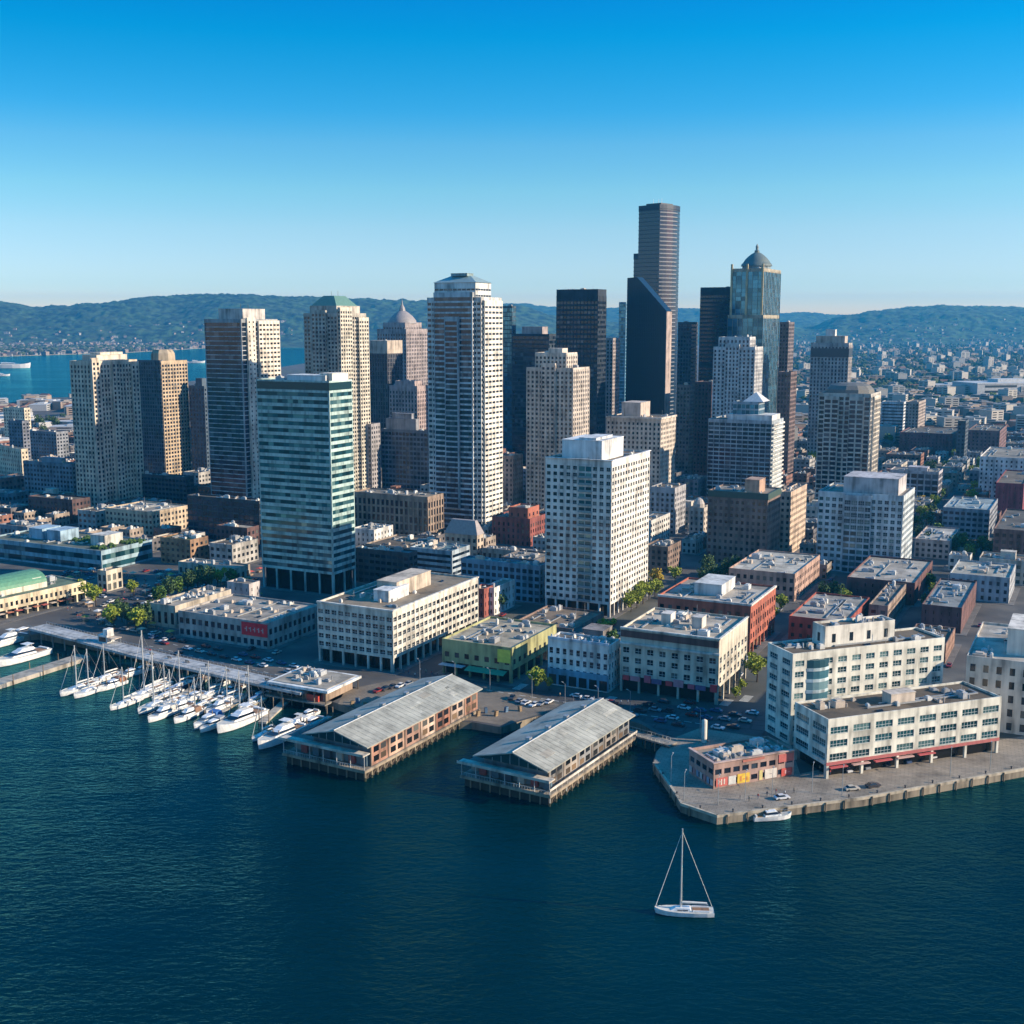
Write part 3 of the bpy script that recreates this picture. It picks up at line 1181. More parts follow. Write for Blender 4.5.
# domed blue tower with gold edges
T = st((.34, .30, .22), 'blue', 3.8, 5.4, .95, .93, .35, top=3, pq=-.2, sq=.2, span=(.03, .08, .12))
b = building('office_tower', 'blue glass tower with gold edges under a grey dome and finial', 'office tower', 764, 464, 268, 731, 781, T, yvis=395)
block(b.root, -1.5, b.d * .9, -1.2, b.w + 1.5, 0, height_of(b, 315), dict(T, bay=5.2), wall_name='lower_wall', units=0, roof=True)
zd = height_of(b, 263, b.d / 2, b.w / 2)
k = MB()
m_ = min(b.d, b.w) * .5
cx, cy = b.d * .5, b.w * .5
k.lathe(cx, cy, [(m_ * .86, b.h - 1), (m_ * .86, zd - 2)], 16)
k.build('drum', wall((.2, .26, .28)), b.root)
z2 = height_of(b, 252, b.d / 2, b.w / 2)
k = MB()
k.lathe(cx, cy, [(m_ * .95, zd - 3), (m_ * .9, zd - 1)] + [(m_ * .82 * a_, zd + (z2 - zd) * b_) for a_, b_ in ((1, 0), (.93, .16), (.8, .38), (.62, .6), (.42, .8), (.2, .95), (.1, 1.0))], 24)
k.build('dome', flat((.13, .165, .155), .55, .1), b.root, True)
k = MB()
k.lathe(cx, cy, [(2.2, z2 - 1), (2.4, z2 + 1), (1.2, z2 + 2), (1.4, z2 + 5), (.2, z2 + 7.5)], 10)
k.build('finial', flat((.2, .22, .2), .5, .4), b.root)
for y_ in (.0, .5, 1.0):
    k = MB()
    k.box(-.9, .5, b.w * y_ - .9 + (1 if y_ == 0 else -1 if y_ == 1 else 0), b.w * y_ + .9 + (1 if y_ == 0 else -1 if y_ == 1 else 0), 0, b.h + 4)
    k.build('gold_pier', wall((.50, .38, .2), .5), b.root)

T = st((.48, .47, .45), 'navy', 3.2, 3.3, .5, .6, .45, pq=-.2, top=2)
b = building('residential_tower', 'pale grey tower with stepped shoulders in front of the domed blue tower', 'tower', 755, 486, 347, 713.5, 763, T, yvis=430)
block(b.root, b.d * .1, b.d * .8, b.w * .15, b.w * .9, b.h - 1, height_of(b, 337), T, wall_name='upper_wall', units=3)
block(b.root, -1.4, .02, b.w * .36, b.w * .7, 0, b.h + 2, T, faces='fr', wall_name='bay_wall', units=0)
b = building('office_tower', 'dark tower with a thin pale right edge between the tallest skyscraper and the black slab', 'office tower', 692, 455, 322, 678, 698, st((.07, .07, .08), 'navy', 3.8, 3, .7, .6, .3), units=1)
b = building('office_building', 'brownish block with a bright thin edge below the gap right of the tallest skyscraper', 'building', 690, 482, 385, 677, 695, st((.14, .11, .1), 'dark', 3.5, 3, .6, .55, .3), units=1)
b = building('office_building', 'dark red block in shade behind the white balcony tower', 'building', 712, 478, 382, 695, 720, st((.10, .06, .06), 'dark', 3.5, 3, .5, .5, .3), units=1)
b = building('office_tower', 'dark slim tower directly right of the domed blue tower', 'office tower', 789, 455, 322, 780, 794.5, st((.16, .13, .13), 'dark', 3.7, 3, .6, .6, .3), units=1)
b = building('office_building', 'reddish brown slim block beside the right foot of the domed blue tower', 'building', 791, 478, 372, 778, 797, st((.16, .11, .1), 'dark', 3.7, 3, .6, .6, .3), units=1)
T = st((.36, .33, .31), 'navy', 3.5, 3.2, .5, .6, .4, pq=-.2, top=3)
b = building('office_tower', 'stone tower with a dark upper band and beige cap behind the pale apartment tower', 'office tower', 849, 466, 343, 811, 852.5, T, yvis=395)
k = MB()
k.box(-.4, b.d * .99, -.4, b.w, b.h - 13, b.h - 5)
k.build('dark_band', flat((.05, .06, .075), .3, .3), b.root)
penthouse(b.root, b.d * .1, b.d * .9, b.w * .12, b.w * .88, b.h - .8, b.h + 6, (.42, .35, .29), 'cap')
penthouse(b.root, b.d * .3, b.d * .7, b.w * .4, b.w * .65, b.h + 6.3, b.h + 12, (.55, .52, .48), 'plant_room')
T = st((.44, .41, .36), 'navy', 3.15, 4.0, .74, .68, .5, pq=-.2, top=2)
b = building('residential_tower', 'pale apartment tower with bay windows and a grey domed roof on the right', 'tower', 871, 524, 394, 819, 881, T, yvis=495, units=2)
for q0, q1 in ((.12, .4), (.6, .88)):
    block(b.root, -1.5, .02, b.w * q0, b.w * q1, 0, b.h - 2, dict(T, wf=.8), faces='fr', wall_name='bay_wall', units=0)
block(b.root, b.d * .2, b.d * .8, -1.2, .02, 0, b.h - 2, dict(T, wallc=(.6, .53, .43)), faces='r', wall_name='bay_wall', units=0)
k = MB()
cx, cy, m_ = b.d * .5, b.w * .5, min(b.d, b.w) * .5
k.lathe(cx, cy, [(m_ * .95, b.h - 1), (m_ * .92, b.h + 2), (m_ * .78, b.h + 4.6), (m_ * .5, b.h + 6)], 12)
k.build('domed_roof', flat((.15, .145, .13), .7), b.root)

# white and beige slab blocks
T = st((.62, .59, .53), 'dark', 3.15, 3.2, .58, .52, .45, top=2.4, g=6.5, indiv=True, frame=flat((.3, .31, .31)))
b = building('apartment_block', 'white slab block with punched windows and one column of balconies in the centre', 'apartment block', 612, 618, 461, 545.5, 650, T, units=5)
zb_ = b.h
block(b.root, -.3, .02, b.w * .29, b.w * .49, 6.6, b.h - 2.2, st((.5, .49, .46), 'teal', 3.15, b.w * .1, .9, .74, .25, top=.4), faces='fr', wall_name='balcony_recess', units=0, roof=False)
for j in range(int((b.h - 9) / 3.15)):                     # balcony slabs
    k = MB()
    k.box(-1.1, -.3, b.w * .29, b.w * .49, 6.5 + j * 3.147 + .1, 6.5 + j * 3.147 + .3)
    k.box(-1.1, -1.02, b.w * .29, b.w * .49, 6.5 + j * 3.147 + .3, 6.5 + j * 3.147 + 1.1)
    k.build('balcony', flat((.16, .27, .3), .3), b.root)
penthouse(b.root, b.d * .08, b.d * .62, b.w * .2, b.w * .8, b.h - .8, height_of(b, 443), (.62, .62, .6))
penthouse(b.root, b.d * .1, b.d * .5, b.w * .3, b.w * .55, height_of(b, 443) + .3, height_of(b, 440.5), (.55, .56, .55), 'plant_room')
k = MB()
k.box(-.7, b.d, -.7, b.w, b.h - .2, b.h + .25)
k.box(.6, b.d - .6, .6, b.w - .6, b.h - .2, b.h + .26)
k.f, k.m, k.v = [], [], []
for q in ((-.7, .55, -.7, b.w), (.55, b.d, -.7, .55)):
    k.box(*q, b.h + .003, b.h + .3)
k.build('cornice', wall((.6, .6, .58)), b.root)

T = st((.52, .44, .36), 'dark', 3.4, 3.2, .48, .55, .45, top=3, indiv=60)
b = building('office_building', 'beige stone office block with a square roof box behind the white slab block', 'office building', 661, 512, 418, 606.5, 676, T, yvis=485)
penthouse(b.root, b.d * .1, b.d * .7, b.w * .4, b.w * .75, b.h - .8, height_of(b, 404), (.5, .41, .34))
k = MB()
for q in ((-.8, .5, -.8, b.w), (.5, b.d, -.8, .5)):
    k.box(*q, b.h - 1.1, b.h + .2)
k.build('cornice', wall((.56, .48, .4)), b.root)
b = building('office_building', 'grey stone annex with a sunlit step at the foot of the beige office block', 'building', 675, 535, 488, 650.5, 686, dict(T, wallc=(.33, .32, .32), indiv=0), units=3)
T = st((.34, .38, .40), 'navy', 3.1, 4.2, .9, .7, .55, top=2, pq=.1, indiv=60)
b = building('condominium_block', 'terraced white and glass condominium with a small pyramid roof on its right', 'apartment block', 772, 510, 421, 708.5, 783.5, T, yvis=485, units=4)
penthouse(b.root, b.d * .1, b.d * .8, b.w * .02, b.w * .72, b.h - .8, b.h + 3.4, (.58, .58, .56))
block(b.root, b.d * .2, b.d * .7, b.w * .25, b.w * .66, b.h + 3, height_of(b, 403), st((.25, .3, .33), 'blue', 4, 3, .85, .7, .3), wall_name='glass_penthouse', units=0)
poly_roof(b.root, b.d * .2, b.d * .75, b.w * .18, b.w * .5, height_of(b, 403), height_of(b, 394), min(b.d * .26, b.w * .15), flat((.62, .6, .56), .5), 'pyramid_roof')
for j in range(int(b.h / 3.1)):
    k = MB()
    k.box(b.d * .04, b.d * .98, -1.3, 0, j * 3.09 + 1.2, j * 3.09 + 2.3)
    k.build('balcony', wall((.66, .64, .58)), b.root)
T = st((.20, .14, .115), 'dark', 3.6, 3.0, .5, .5, .4, top=4, indiv=60)
b = building('brick_building', 'dark brown brick block with a green roof edge in front of the terraced condominium', 'brick building', 768, 568, 494, 708, 781, T, yvis=560, units=6, dmax=30)
k = MB()
for q in ((-.4, .5, -.4, b.w), (.5, b.d, -.4, .5)):
    k.box(*q, b.h - 3.4, b.h + .1)
k.build('roof_edge', flat((.04, .075, .06), .6), b.root)
penthouse(b.root, b.d * .15, b.d * .6, b.w * .18, b.w * .42, b.h - .8, b.h + 6.5, (.42, .27, .19))
b = building('office_building', 'tan building with sunlit rows of windows right of the dark brown brick block', 'building', 791, 556, 492, 781, 807, st((.50, .38, .28), 'dark', 3.4, 3.1, .5, .5, .4, top=2), units=3, dmax=60)
T = st((.46, .50, .50), 'teal', 3.3, 3.3, .62, .55, .45, top=2.4, indiv=True, frame=flat((.4, .42, .42)))
b = building('apartment_block', 'broad pale apartment block with a grey penthouse beside the tree-lined street', 'apartment block', 904, 577, 496, 818.5, 915, T, yvis=566, units=4)
block(b.root, -1.6, .02, b.w * .36, b.w * .68, 0, b.h - 1, dict(T, wallc=(.38, .43, .45), gl='teal', wf=.85, hf=.66, indiv=30), faces='fr', wall_name='bay_wall', units=0)
penthouse(b.root, b.d * .1, b.d * .8, b.w * .08, b.w * .72, b.h - .8, height_of(b, 481), (.46, .43, .42))
# ------------------------------------------------------------------ front rows and low blocks
A_Q = radians(70)              # the quay on the right turns towards the picture plane
FRAME = flat((.5, .52, .5), .5)

# cream office block on the right quay: tall rear wing and low front wing
T = st((.66, .63, .53), 'teal', 3.6, 5.0, .62, .52, .4, top=1.6, indiv=100, frame=FRAME, roofc=(.16, .13, .10), g=0, par=.8)
b = building('office_building', 'cream office block with a tall rear wing and glazed corner on the right quay', 'office building', 793, 745, 654, 768, 945, dict(T, bay=5.5), a=A_Q, body=False, dmax=90, wmax=60)
H = b.h
block(b.root, 0, b.d, 0, b.w, 0, H, dict(T, bay=5.4, fbay=b.w / 2, hf=.5), units=7, seed=4, cam_m=b.root.matrix_basis, yvis=740)
# curved glass bay at the inner corner
cxg, rg = b.d * .16, b.d * .14
GCORN = glass((.05, .14, .18), (.3, .48, .52), .5, .45)
for j in range(int((H - 2) / 3.6)):
    z_ = 2 + j * 3.6
    k = MB()
    k.lathe(cxg, rg - 1.1, [(rg, z_ + .95), (rg, z_ + 3.6)], 24)
    k.build('corner_glazing', GCORN, b.root)
    k = MB()
    k.lathe(cxg, rg - 1.1, [(rg + .12, z_), (rg + .14, z_ + 1.0)], 24)
    k.build('corner_band', wall((.45, .54, .55), .5), b.root)
ph = b.root
x0_, x1_ = b.d * .26, b.d * .72
block(ph, x0_, x1_, b.w * .35, b.w * .35 + 7, H - .8, H + 6.2, st((.68, .64, .55), 'dark', 6, 7, .22, .5, .25, top=1.2), wall_name='penthouse', units=5)
# low wing in front
P2, d2, w2, h2, u2, v2 = lot(828.5, 779, 719.5, 795, 1002, A_Q)
w2 = clampd(w2, 10, 34)
d2 = clampd(d2, 20, 90)
wing = Block()
wing.root = thing('office_building', 'lower cream office wing over open red trimmed arcade in front of the cream block', 'office building', P2, pi / 2 - A_Q)
wing.d, wing.w, wing.h = d2, w2, h2
reserve(P2, d2, w2, u2, v2)
reserve(b.P, b.d, b.w, u2, v2)
block(wing.root, 0, d2, 0, w2, 0, h2, dict(T, fh=4.3, bay=d2 / 8.0, fbay=w2 / 2, wf=.76, hf=.5, g=4.4), units=8, seed=8, cam_m=wing.root.matrix_basis, yvis=770)
k = MB()
k.box(-.12, d2, -.12, -.003, 4.0, 5.0)
k.build('fascia', flat((.42, .12, .11), .6), wing.root)
penthouse(wing.root, d2 * .42, d2 * .56, w2 * .35, w2 * .6, h2 - .8, h2 + 2.6, (.5, .42, .34))
for i in range(5):                                            # shop bay awnings under the arcade
    k = MB()
    x_ = d2 * (i + .12) / 8
    k.prism([(x_, -.9), (x_ + d2 / 8 * .76, -.9), (x_ + d2 / 8 * .76, .3), (x_, .3)], 3.2, 3.5)
    k.build('awning', flat((.5, .1, .1) if i % 2 == 0 else (.55, .35, .3), .7), wing.root)

# quay-side restaurant with painted panels
P, d, w, h, u, v = lot(714, 789, 763.5, 689.5, 794.5, radians(67))
w, d = clampd(w, 8, 40), clampd(d, 12, 40)
b = Block()
b.root = thing('restaurant', 'low flat-roofed quayside restaurant with red, yellow and white painted panels', 'restaurant', P, pi / 2 - radians(67))
b.d, b.w, b.h = d, w, h
reserve(P, d, w, u, v)
block(b.root, 0, d, 0, w, 0, h, st((.34, .22, .18), 'navy', 3.4, 3.2, .72, .5, .35, top=1.2, roofc=(.40, .34, .29), indiv=30), units=14, seed=21, cam_m=b.root.matrix_basis)
PANELS = [(.03, .17, .5, 3.0, (.55, .13, .1)), (.18, .27, .5, 3.0, (.62, .6, .54)), (.29, .44, .4, 3.2, (.72, .47, .05)), (.56, .60, .3, 3.2, (.6, .5, .2)), (.63, .78, .3, 3.2, (.66, .6, .52)), (.84, .97, .2, 2.6, (.55, .08, .06)), (.80, .99, 4.6, 7.0, (.48, .12, .1)), (.35, .62, 6.6, 7.2, (.42, .14, .1))]
for a0, a1, z0, z1, c in PANELS:
    k = MB()
    k.box(d * a0, d * a1, -.16, .0, z0, z1)
    k.build('painted_panel', flat(c, .6), b.root)
for (a0, z0, a1, z1, c) in ((.05, 1.2, .065, 2.6, (.7, .6, .5)), (.05, 1.8, .09, 2.0, (.7, .6, .5)), (.085, .9, .1, 2.6, (.7, .6, .5)), (.12, 1.0, .135, 2.6, (.7, .6, .5)),
                            (.32, 1.0, .34, 2.6, (.6, .22, .06)), (.36, 1.4, .41, 1.7, (.6, .22, .06)), (.40, .9, .42, 2.2, (.65, .3, .05)), (.69, 1.6, .72, 1.75, (.3, .25, .25)),
                            (.88, .9, .90, 2.0, (.6, .3, .28)), (.92, 1.2, .95, 1.4, (.6, .3, .28))):
    k = MB()
    k.box(d * a0, d * a1, -.21, -.155, z0, z1)
    k.build('lettering', flat(c, .6), b.root)
for i in range(7):
    k = MB()
    k.box(-.14, 0, w * (i + .15) / 7, w * (i + .8) / 7, .8, 2.6)
    k.build('painted_panel', flat([(.5, .5, .48), (.2, .3, .4), (.4, .2, .2)][i % 3], .6), b.root)
k = MB()
k.box(-.6, 1, -.6, d * 0 + 1, h, h + .2)
k.f, k.m, k.v = [], [], []
k.box(-.5, .4, -.5, w, h + .003, h + .3)
k.box(.4, d, -.5, .4, h + .003, h + .3)
k.build('cornice', wall((.45, .32, .27)), b.root)
tank = thing('water_tank', 'pale cylindrical tank standing behind the painted quayside restaurant', 'tank', ground(704, 742), 0)
k = MB()
k.lathe(0, 0, [(.9, 0), (.9, 7.2), (.2, 7.6)], 14)
k.build('tank_body', wall((.62, .56, .47)), tank, True)
k = MB()
k.tube((1.0, 0, 0), (1.0, 0, 7.0), .12)
k.build('ladder', DARKM, tank)

# long beige office building, front row
T = st((.56, .52, .44), 'dark', 3.4, 3.3, .74, .52, .45, top=2.0, g=6.0, indiv=100, frame=FRAME, roofc=(.30, .26, .21), pq=-.08)
b = building('office_building', 'long beige office building with rows of square windows and a colonnade facing the marina', 'office building', 392.5, 673, 611, 317, 478, T, units=8, dmax=110)
penthouse(b.root, b.d * .33, b.d * .72, b.w * .35, b.w * .62, b.h - .8, b.h + 5.2, (.5, .42, .33))
penthouse(b.root, b.d * .2, b.d * .42, b.w * .3, b.w * .5, b.h - .8, b.h + 3.6, (.62, .62, .6), 'plant_room')
k = MB()
for q in ((-.5, .5, -.5, b.w), (.5, b.d, -.5, .5)):
    k.box(*q, b.h - .3, b.h + .3)
k.build('cornice', wall((.62, .58, .5)), b.root)

# yellow-green market building
T = st((.33, .32, .15), 'dark', 3.6, 4.2, .45, .42, .3, top=3.4, g=5.6, indiv=60, roofc=(.5, .46, .38))
b = building('market_building', 'yellow green low building with a green awning over its street stalls', 'building', 512, 684, 648, 442, 556.5, T, units=12, dmax=60)
k = MB()
k.prism([(-3.4, 2), (.1, 2), (.1, b.w * .62), (-3.4, b.w * .62)], 3.6, 3.7, True, [(-3.4, 2), (.1, 2), (.1, b.w * .62), (-3.4, b.w * .62)])
k.v = [(x, y, z + (.9 if x > 0 else 0)) for x, y, z in k.v]
k.build('awning', flat((.05, .3, .17), .7), b.root)
k = MB()
k.v = []
k.prism([(-3, b.w * .66), (.1, b.w * .66), (.1, b.w), (-3, b.w)], 4.2, 4.4)
k.build('canopy', flat((.42, .45, .48), .6), b.root)
k = MB()
k.box(-.2, 0, b.w * .02, b.w * .2, b.h - 6, b.h - 1)
k.build('painted_panel', flat((.62, .6, .08), .6), b.root)

# white and blue terrace
T = st((.66, .64, .60), 'navy', 3.7, 2.6, .52, .56, .35, top=2.4, g=0, indiv=60, frame=FRAME, roofc=(.25, .24, .23))
b = building('shop_building', 'white three storey shop building with a blue painted ground floor', 'building', 609, 693, 646, 548, 620, dict(T, fh=4.2), units=5, dmax=26)
k = MB()
k.box(-.25, .3, .02, b.w, 0.5, 6.4)
k.build('shop_front', wall((.12, .27, .36), .6), b.root)
for i in range(6):
    k = MB()
    k.box(-.33, -.1, b.w * (i + .12) / 6, b.w * (i + .86) / 6, .6, 4.2)
    k.build('shop_window', G_SHOP, b.root)
k = MB()
k.box(-.3, .5, 0, b.w, b.h - .2, b.h + .8)
k.build('cornice', wall((.5, .54, .58)), b.root)
for i in range(9):
    k = MB()
    k.box(.1, .4, b.w * (i + .4) / 9, b.w * (i + .6) / 9, b.h + .8, b.h + 1.7)
    k.build('parapet_post', wall((.5, .54, .58)), b.root)

# beige corner hotel with red shop signs
T = st((.50, .45, .36), 'dark', 3.6, 4.6, .5, .54, .35, top=6.0, g=6.5, indiv=100, frame=FRAME, roofc=(.5, .46, .41))
b = building('corner_building', 'beige corner building with red shop signs along its arcade and a dark roof band', 'building', 719.5, 705, 640, 620.5, 748, T, units=14, dmax=60, yvis=695)
k = MB()
k.box(-.25, .02, .3, b.w - .2, b.h - 3.0, b.h - .6)
k.build('roof_band', wall((.13, .06, .05)), b.root)
k = MB()
k.box(-.7, .3, -.3, b.w, b.h - 5.6, b.h - 4.9)
k.build('string_course', wall((.5, .5, .46)), b.root)
k = MB()
k.box(-.4, .4, -.4, b.w, b.h + .003, b.h + .5)
k.box(.4, b.d, -.4, .4, b.h + .003, b.h + .5)
k.build('cornice', wall((.6, .57, .5)), b.root)
for i in range(9):
    k = MB()
    y0 = b.w * (i + .08) / 9
    hh = 1.7 if i % 3 else 2.6
    k.box(-.5, -.05, y0, y0 + b.w / 9 * (.6 + .3 * (i % 2)), 4.5, 4.5 + hh)
    k.build('shop_sign', flat([(.7, .05, .06), (.15, .1, .2), (.62, .10, .14), (.6, .22, .25)][i % 4], .6), b.root)
for q in (.3, .62):
    penthouse(b.root, b.d * .4, b.d * .55, b.w * q, b.w * (q + .1), b.h - .8, b.h + 3.2, (.55, .5, .44), 'stair_head')

# brick building behind it
T = st((.34, .10, .06), 'dark', 3.8, 3.6, .48, .55, .35, top=2.6, g=5, indiv=60, roofc=(.46, .44, .42))
b = building('brick_building', 'red brick building with a pale flat roof behind the beige corner building', 'brick building', 751, 655, 605, 658, 776, T, units=12, dmax=80, yvis=640)
k = MB()
for q in ((-.4, .5, -.4, b.w), (.5, b.d, -.4, .5)):
    k.box(*q, b.h - .5, b.h + .3)
k.build('cornice', wall((.55, .5, .44)), b.root)
penthouse(b.root, b.d * .3, b.d * .8, b.w * .4, b.w * .7, b.h - .8, b.h + 4, (.5, .5, .48))
b = building('flat_roofed_building', 'low building with wide white roof and sunlit end behind the red brick building', 'building', 795, 602, 574, 729, 820, st((.40, .26, .2), 'dark', 3.6, 3.4, .5, .5, .3, indiv=40, roofc=(.6, .6, .58)), units=12)

# helper for plain blocks: one line each
def plain(label, xc, yb, ytop, xl, xr, col, gl='dark', name='office_building', cat='building', roofc=None, units=5, pent=None, **kw):
    extra = {k: kw.pop(k) for k in list(kw) if k in ('a', 'dmax', 'wmax', 'yvis', 'dmin', 'group')}
    s = dict(fh=3.5, bay=3.4, wf=.52, hf=.52, rec=.35, top=1.6)
    s.update(kw)
    b = building(name, label, cat, xc, yb, ytop, xl, xr, st(col, gl, roofc=roofc, **s), units=units, **extra)
    if pent:
        penthouse(b.root, b.d * .2, b.d * .65, b.w * .25, b.w * .65, b.h - .8, b.h + pent, [min(.7, c * 1.15) for c in col])
    return b


# left and middle ground
plain('long brown arcaded building with a sunlit orange end wall behind the beige office building', 427.5, 541, 497, 353, 443.5, (.26, .19, .14), name='arcaded_building', fh=5, hf=.74, wf=.6, units=7, top=3, roofc=(.3, .28, .25), pq=-.2)
plain('small white building with one bright end wall below the brown arcaded building', 374, 549, 530, 352, 393, (.6, .58, .54), 'dark', wf=.3, name='white_building', roofc=(.55, .53, .5))
plain('dark glazed low block in shade behind the long beige office building', 409, 588, 553, 352, 411, (.07, .07, .075), 'navy', wf=.8, name='glazed_block', roofc=(.2, .3, .36), dmax=40)
plain('blue roofed building with pale floor bands below the steep roofed stone hall', 452, 577, 551, 410, 470, (.34, .40, .44), 'navy', wf=1, hf=.5, name='banded_building', roofc=(.13, .27, .36), units=8)
b = plain('stone hall with a steep hipped roof at the foot of the tallest white tower', 477, 559, 535, 445, 483.5, (.42, .34, .26), units=0, name='stone_hall', yvis=555)
poly_roof(b.root, -.4, b.d + .2, -.4, b.w + .2, b.h - .3, b.h + 7.5, min(b.d, b.w) * .38, flat((.33, .29, .28), .8), 'hipped_roof')
b = plain('red brick building with curved cornice and lit upper block by the white tower foot', 530, 547, 519, 492, 546, (.24, .07, .055), name='brick_building', cat='brick building', wf=.4, hf=.6, units=4, top=2.4)
block(b.root, b.d * .1, b.d * .8, b.w * .1, b.w * .6, b.h - .8, b.h + 6, st((.34, .11, .07), 'dark', 6, 5, .3, .4, .25, top=2), wall_name='upper_wall', units=2)
plain('jumbled low building with pale roof strips below the curved cornice brick building', 540, 565, 553, 482, 546, (.36, .30, .25), roofc=(.55, .5, .44), units=12)
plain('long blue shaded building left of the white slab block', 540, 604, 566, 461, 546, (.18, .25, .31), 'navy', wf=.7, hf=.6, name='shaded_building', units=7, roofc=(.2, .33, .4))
plain('narrow red brick end beside a bright white gable behind the beige office building', 484, 618, 589, 477, 493, (.27, .08, .06), name='brick_building', cat='brick building', wf=.2, units=1, dmax=20)
plain('bright white narrow building beside the narrow red brick end', 494, 616, 588, 486, 515, (.66, .64, .6), name='white_building', wf=.3, units=1, dmax=35)
plain('pinkish tower block with a sunlit front in the gap right of the tallest white tower', 513, 512, 456, 501, 523, (.45, .3, .23), name='office_building', wf=.4, units=2)
plain('brown block with a flat roof beside the yellow tree behind the white slab block', 668, 574, 547, 645, 681, (.20, .14, .11), units=4)
b = plain('small stone corner tower with a domed top beside the dark brown brick block', 704, 538, 508, 689.5, 708, (.42, .36, .3), name='stone_tower', wf=.4, units=0)
k = MB()
m_ = min(b.d, b.w) * .5
k.lathe(b.d / 2, b.w / 2, [(m_ * .95, b.h - 1), (m_ * .9, b.h + 2), (m_ * .6, b.h + 4.4), (m_ * .2, b.h + 5.6)], 12)
k.build('domed_roof', flat((.4, .35, .3)), b.root)

# left waterfront
plain('cream low building with a sunlit end wall behind the teal glass pavilion', 152, 536, 512, 105, 188.5, (.46, .36, .25), units=8, fh=3.4, roofc=(.45, .44, .42))
plain('dark brick building with red end wall beside the left foot of the teal glass tower', 247, 556, 528, 216, 259, (.11, .06, .055), 'dark', name='brick_building', cat='brick building', roofc=(.5, .46, .4), units=4)
b = building('glass_pavilion', 'long teal glass and steel pavilion with planted roof terraces on the far left', 'building', 101, 572, 551, -14, 152, st((.26, .36, .40), 'teal', 5, 3.4, 1, .56, .4, top=1.4, indiv=0, roofc=(.17, .2, .17)), units=16, dmax=70, wmax=120)
for q in (.12, .5, .66):
    penthouse(b.root, b.d * .35, b.d * .7, b.w * q, b.w * (q + .12), b.h - .8, b.h + 5, (.3, .42, .5) if q > .3 else (.6, .57, .5), 'plant_room')
for i, (qx, qy) in enumerate(((.3, .1), (.55, .25), (.75, .06), (.6, .4))):
    k = MB()
    for j in range(40):
        x_, y_, r_ = b.d * qx + R.uniform(-6, 6), b.w * qy + R.uniform(-5, 5), R.uniform(.5, 1.2)
        k.lathe(x_, y_, [(r_, b.h - .7), (r_ * .9, b.h + r_ * .5), (r_ * .2, b.h + r_)], 5, R.random())
    k.build('roof_planting', flat((.05, .1, .02), .9), b.root)
plain('small cream pavilion with columns at the corner of the teal glass pavilion', 106, 592, 571, 97, 122, (.5, .44, .34), name='pavilion', units=1, wf=.6, hf=.7, fh=6)
plain('brown building with a planted roof between the teal pavilion and the dark brick building', 190, 566, 540, 160, 208, (.28, .17, .1), units=4, roofc=(.1, .14, .04))
plain('low pale terrace with an arched end below the dark brick building', 236, 582, 568, 178, 250, (.45, .38, .3), units=5, fh=5, roofc=(.4, .38, .35))

# market hall with a green barrel roof, running away to the right
A_M = radians(33)
P, d, w, h, u, v = lot(-60, 634, 607, -140, 86, A_M)
P = ground(-60, 634)
b = Block()
b.root = thing('market_hall', 'cream market hall with arched windows and a green barrel roof on the far left', 'market hall', P, pi / 2 - A_M)
d = along(Vector((P.x, P.y, GZ + 9)), u, 86)
w = 26
h = 9.5
reserve(P, d, w, u, v)
block(b.root, 0, d, 0, w, 0, h, st((.60, .50, .34), 'dark', 4.4, 2.6, .5, .55, .4, top=1.4, g=4.4, roofc=(.16, .24, .18), indiv=40), cam_m=b.root.matrix_basis, units=2)
k = MB()
n = 10
L0, L1, y0, y1 = -2, along(Vector((P.x, P.y, GZ + 12)) + Vector((v[0], v[1], 0)) * w * .3, u, 47), w * .3, w * .98
pr_ = [(y0 + (y1 - y0) * (.5 - .5 * cos(pi * i / n)), h + 1.6 + 5.2 * sin(pi * i / n)) for i in range(n + 1)]
k.v = [(L0, y, z) for y, z in pr_] + [(L1, y, z) for y, z in pr_]
k.f = [(i + 1, i, n + 1 + i, n + 2 + i) for i in range(n)] + [tuple(range(n + 1)), tuple(range(2 * n + 1, n, -1))]
k.m = [0] * len(k.f)
k.build('barrel_roof', flat((.10, .26, .16), .6), b.root)
k = MB()
k.box(L0 + .1, L1 - .1, y0 - .02, y1 - .1, h - .9, h + 1.7)
k.build('clerestory', wall((.62, .56, .44)), b.root)
penthouse(b.root, d * .70, d * .76, w * .35, w * .5, h - .7, h + 4, (.66, .62, .55), 'stair_head')
for i in range(10):
    k = MB()
    x_ = d * (.3 + i * .06)
    k.prism([(x_, -2.2), (x_ + d * .04, -2.2), (x_ + d * .04, 0), (x_, 0)], 2.8, 3.0)
    k.build('awning', flat([(.45, .1, .08), (.55, .45, .35), (.5, .18, .1)][i % 3], .7), b.root)

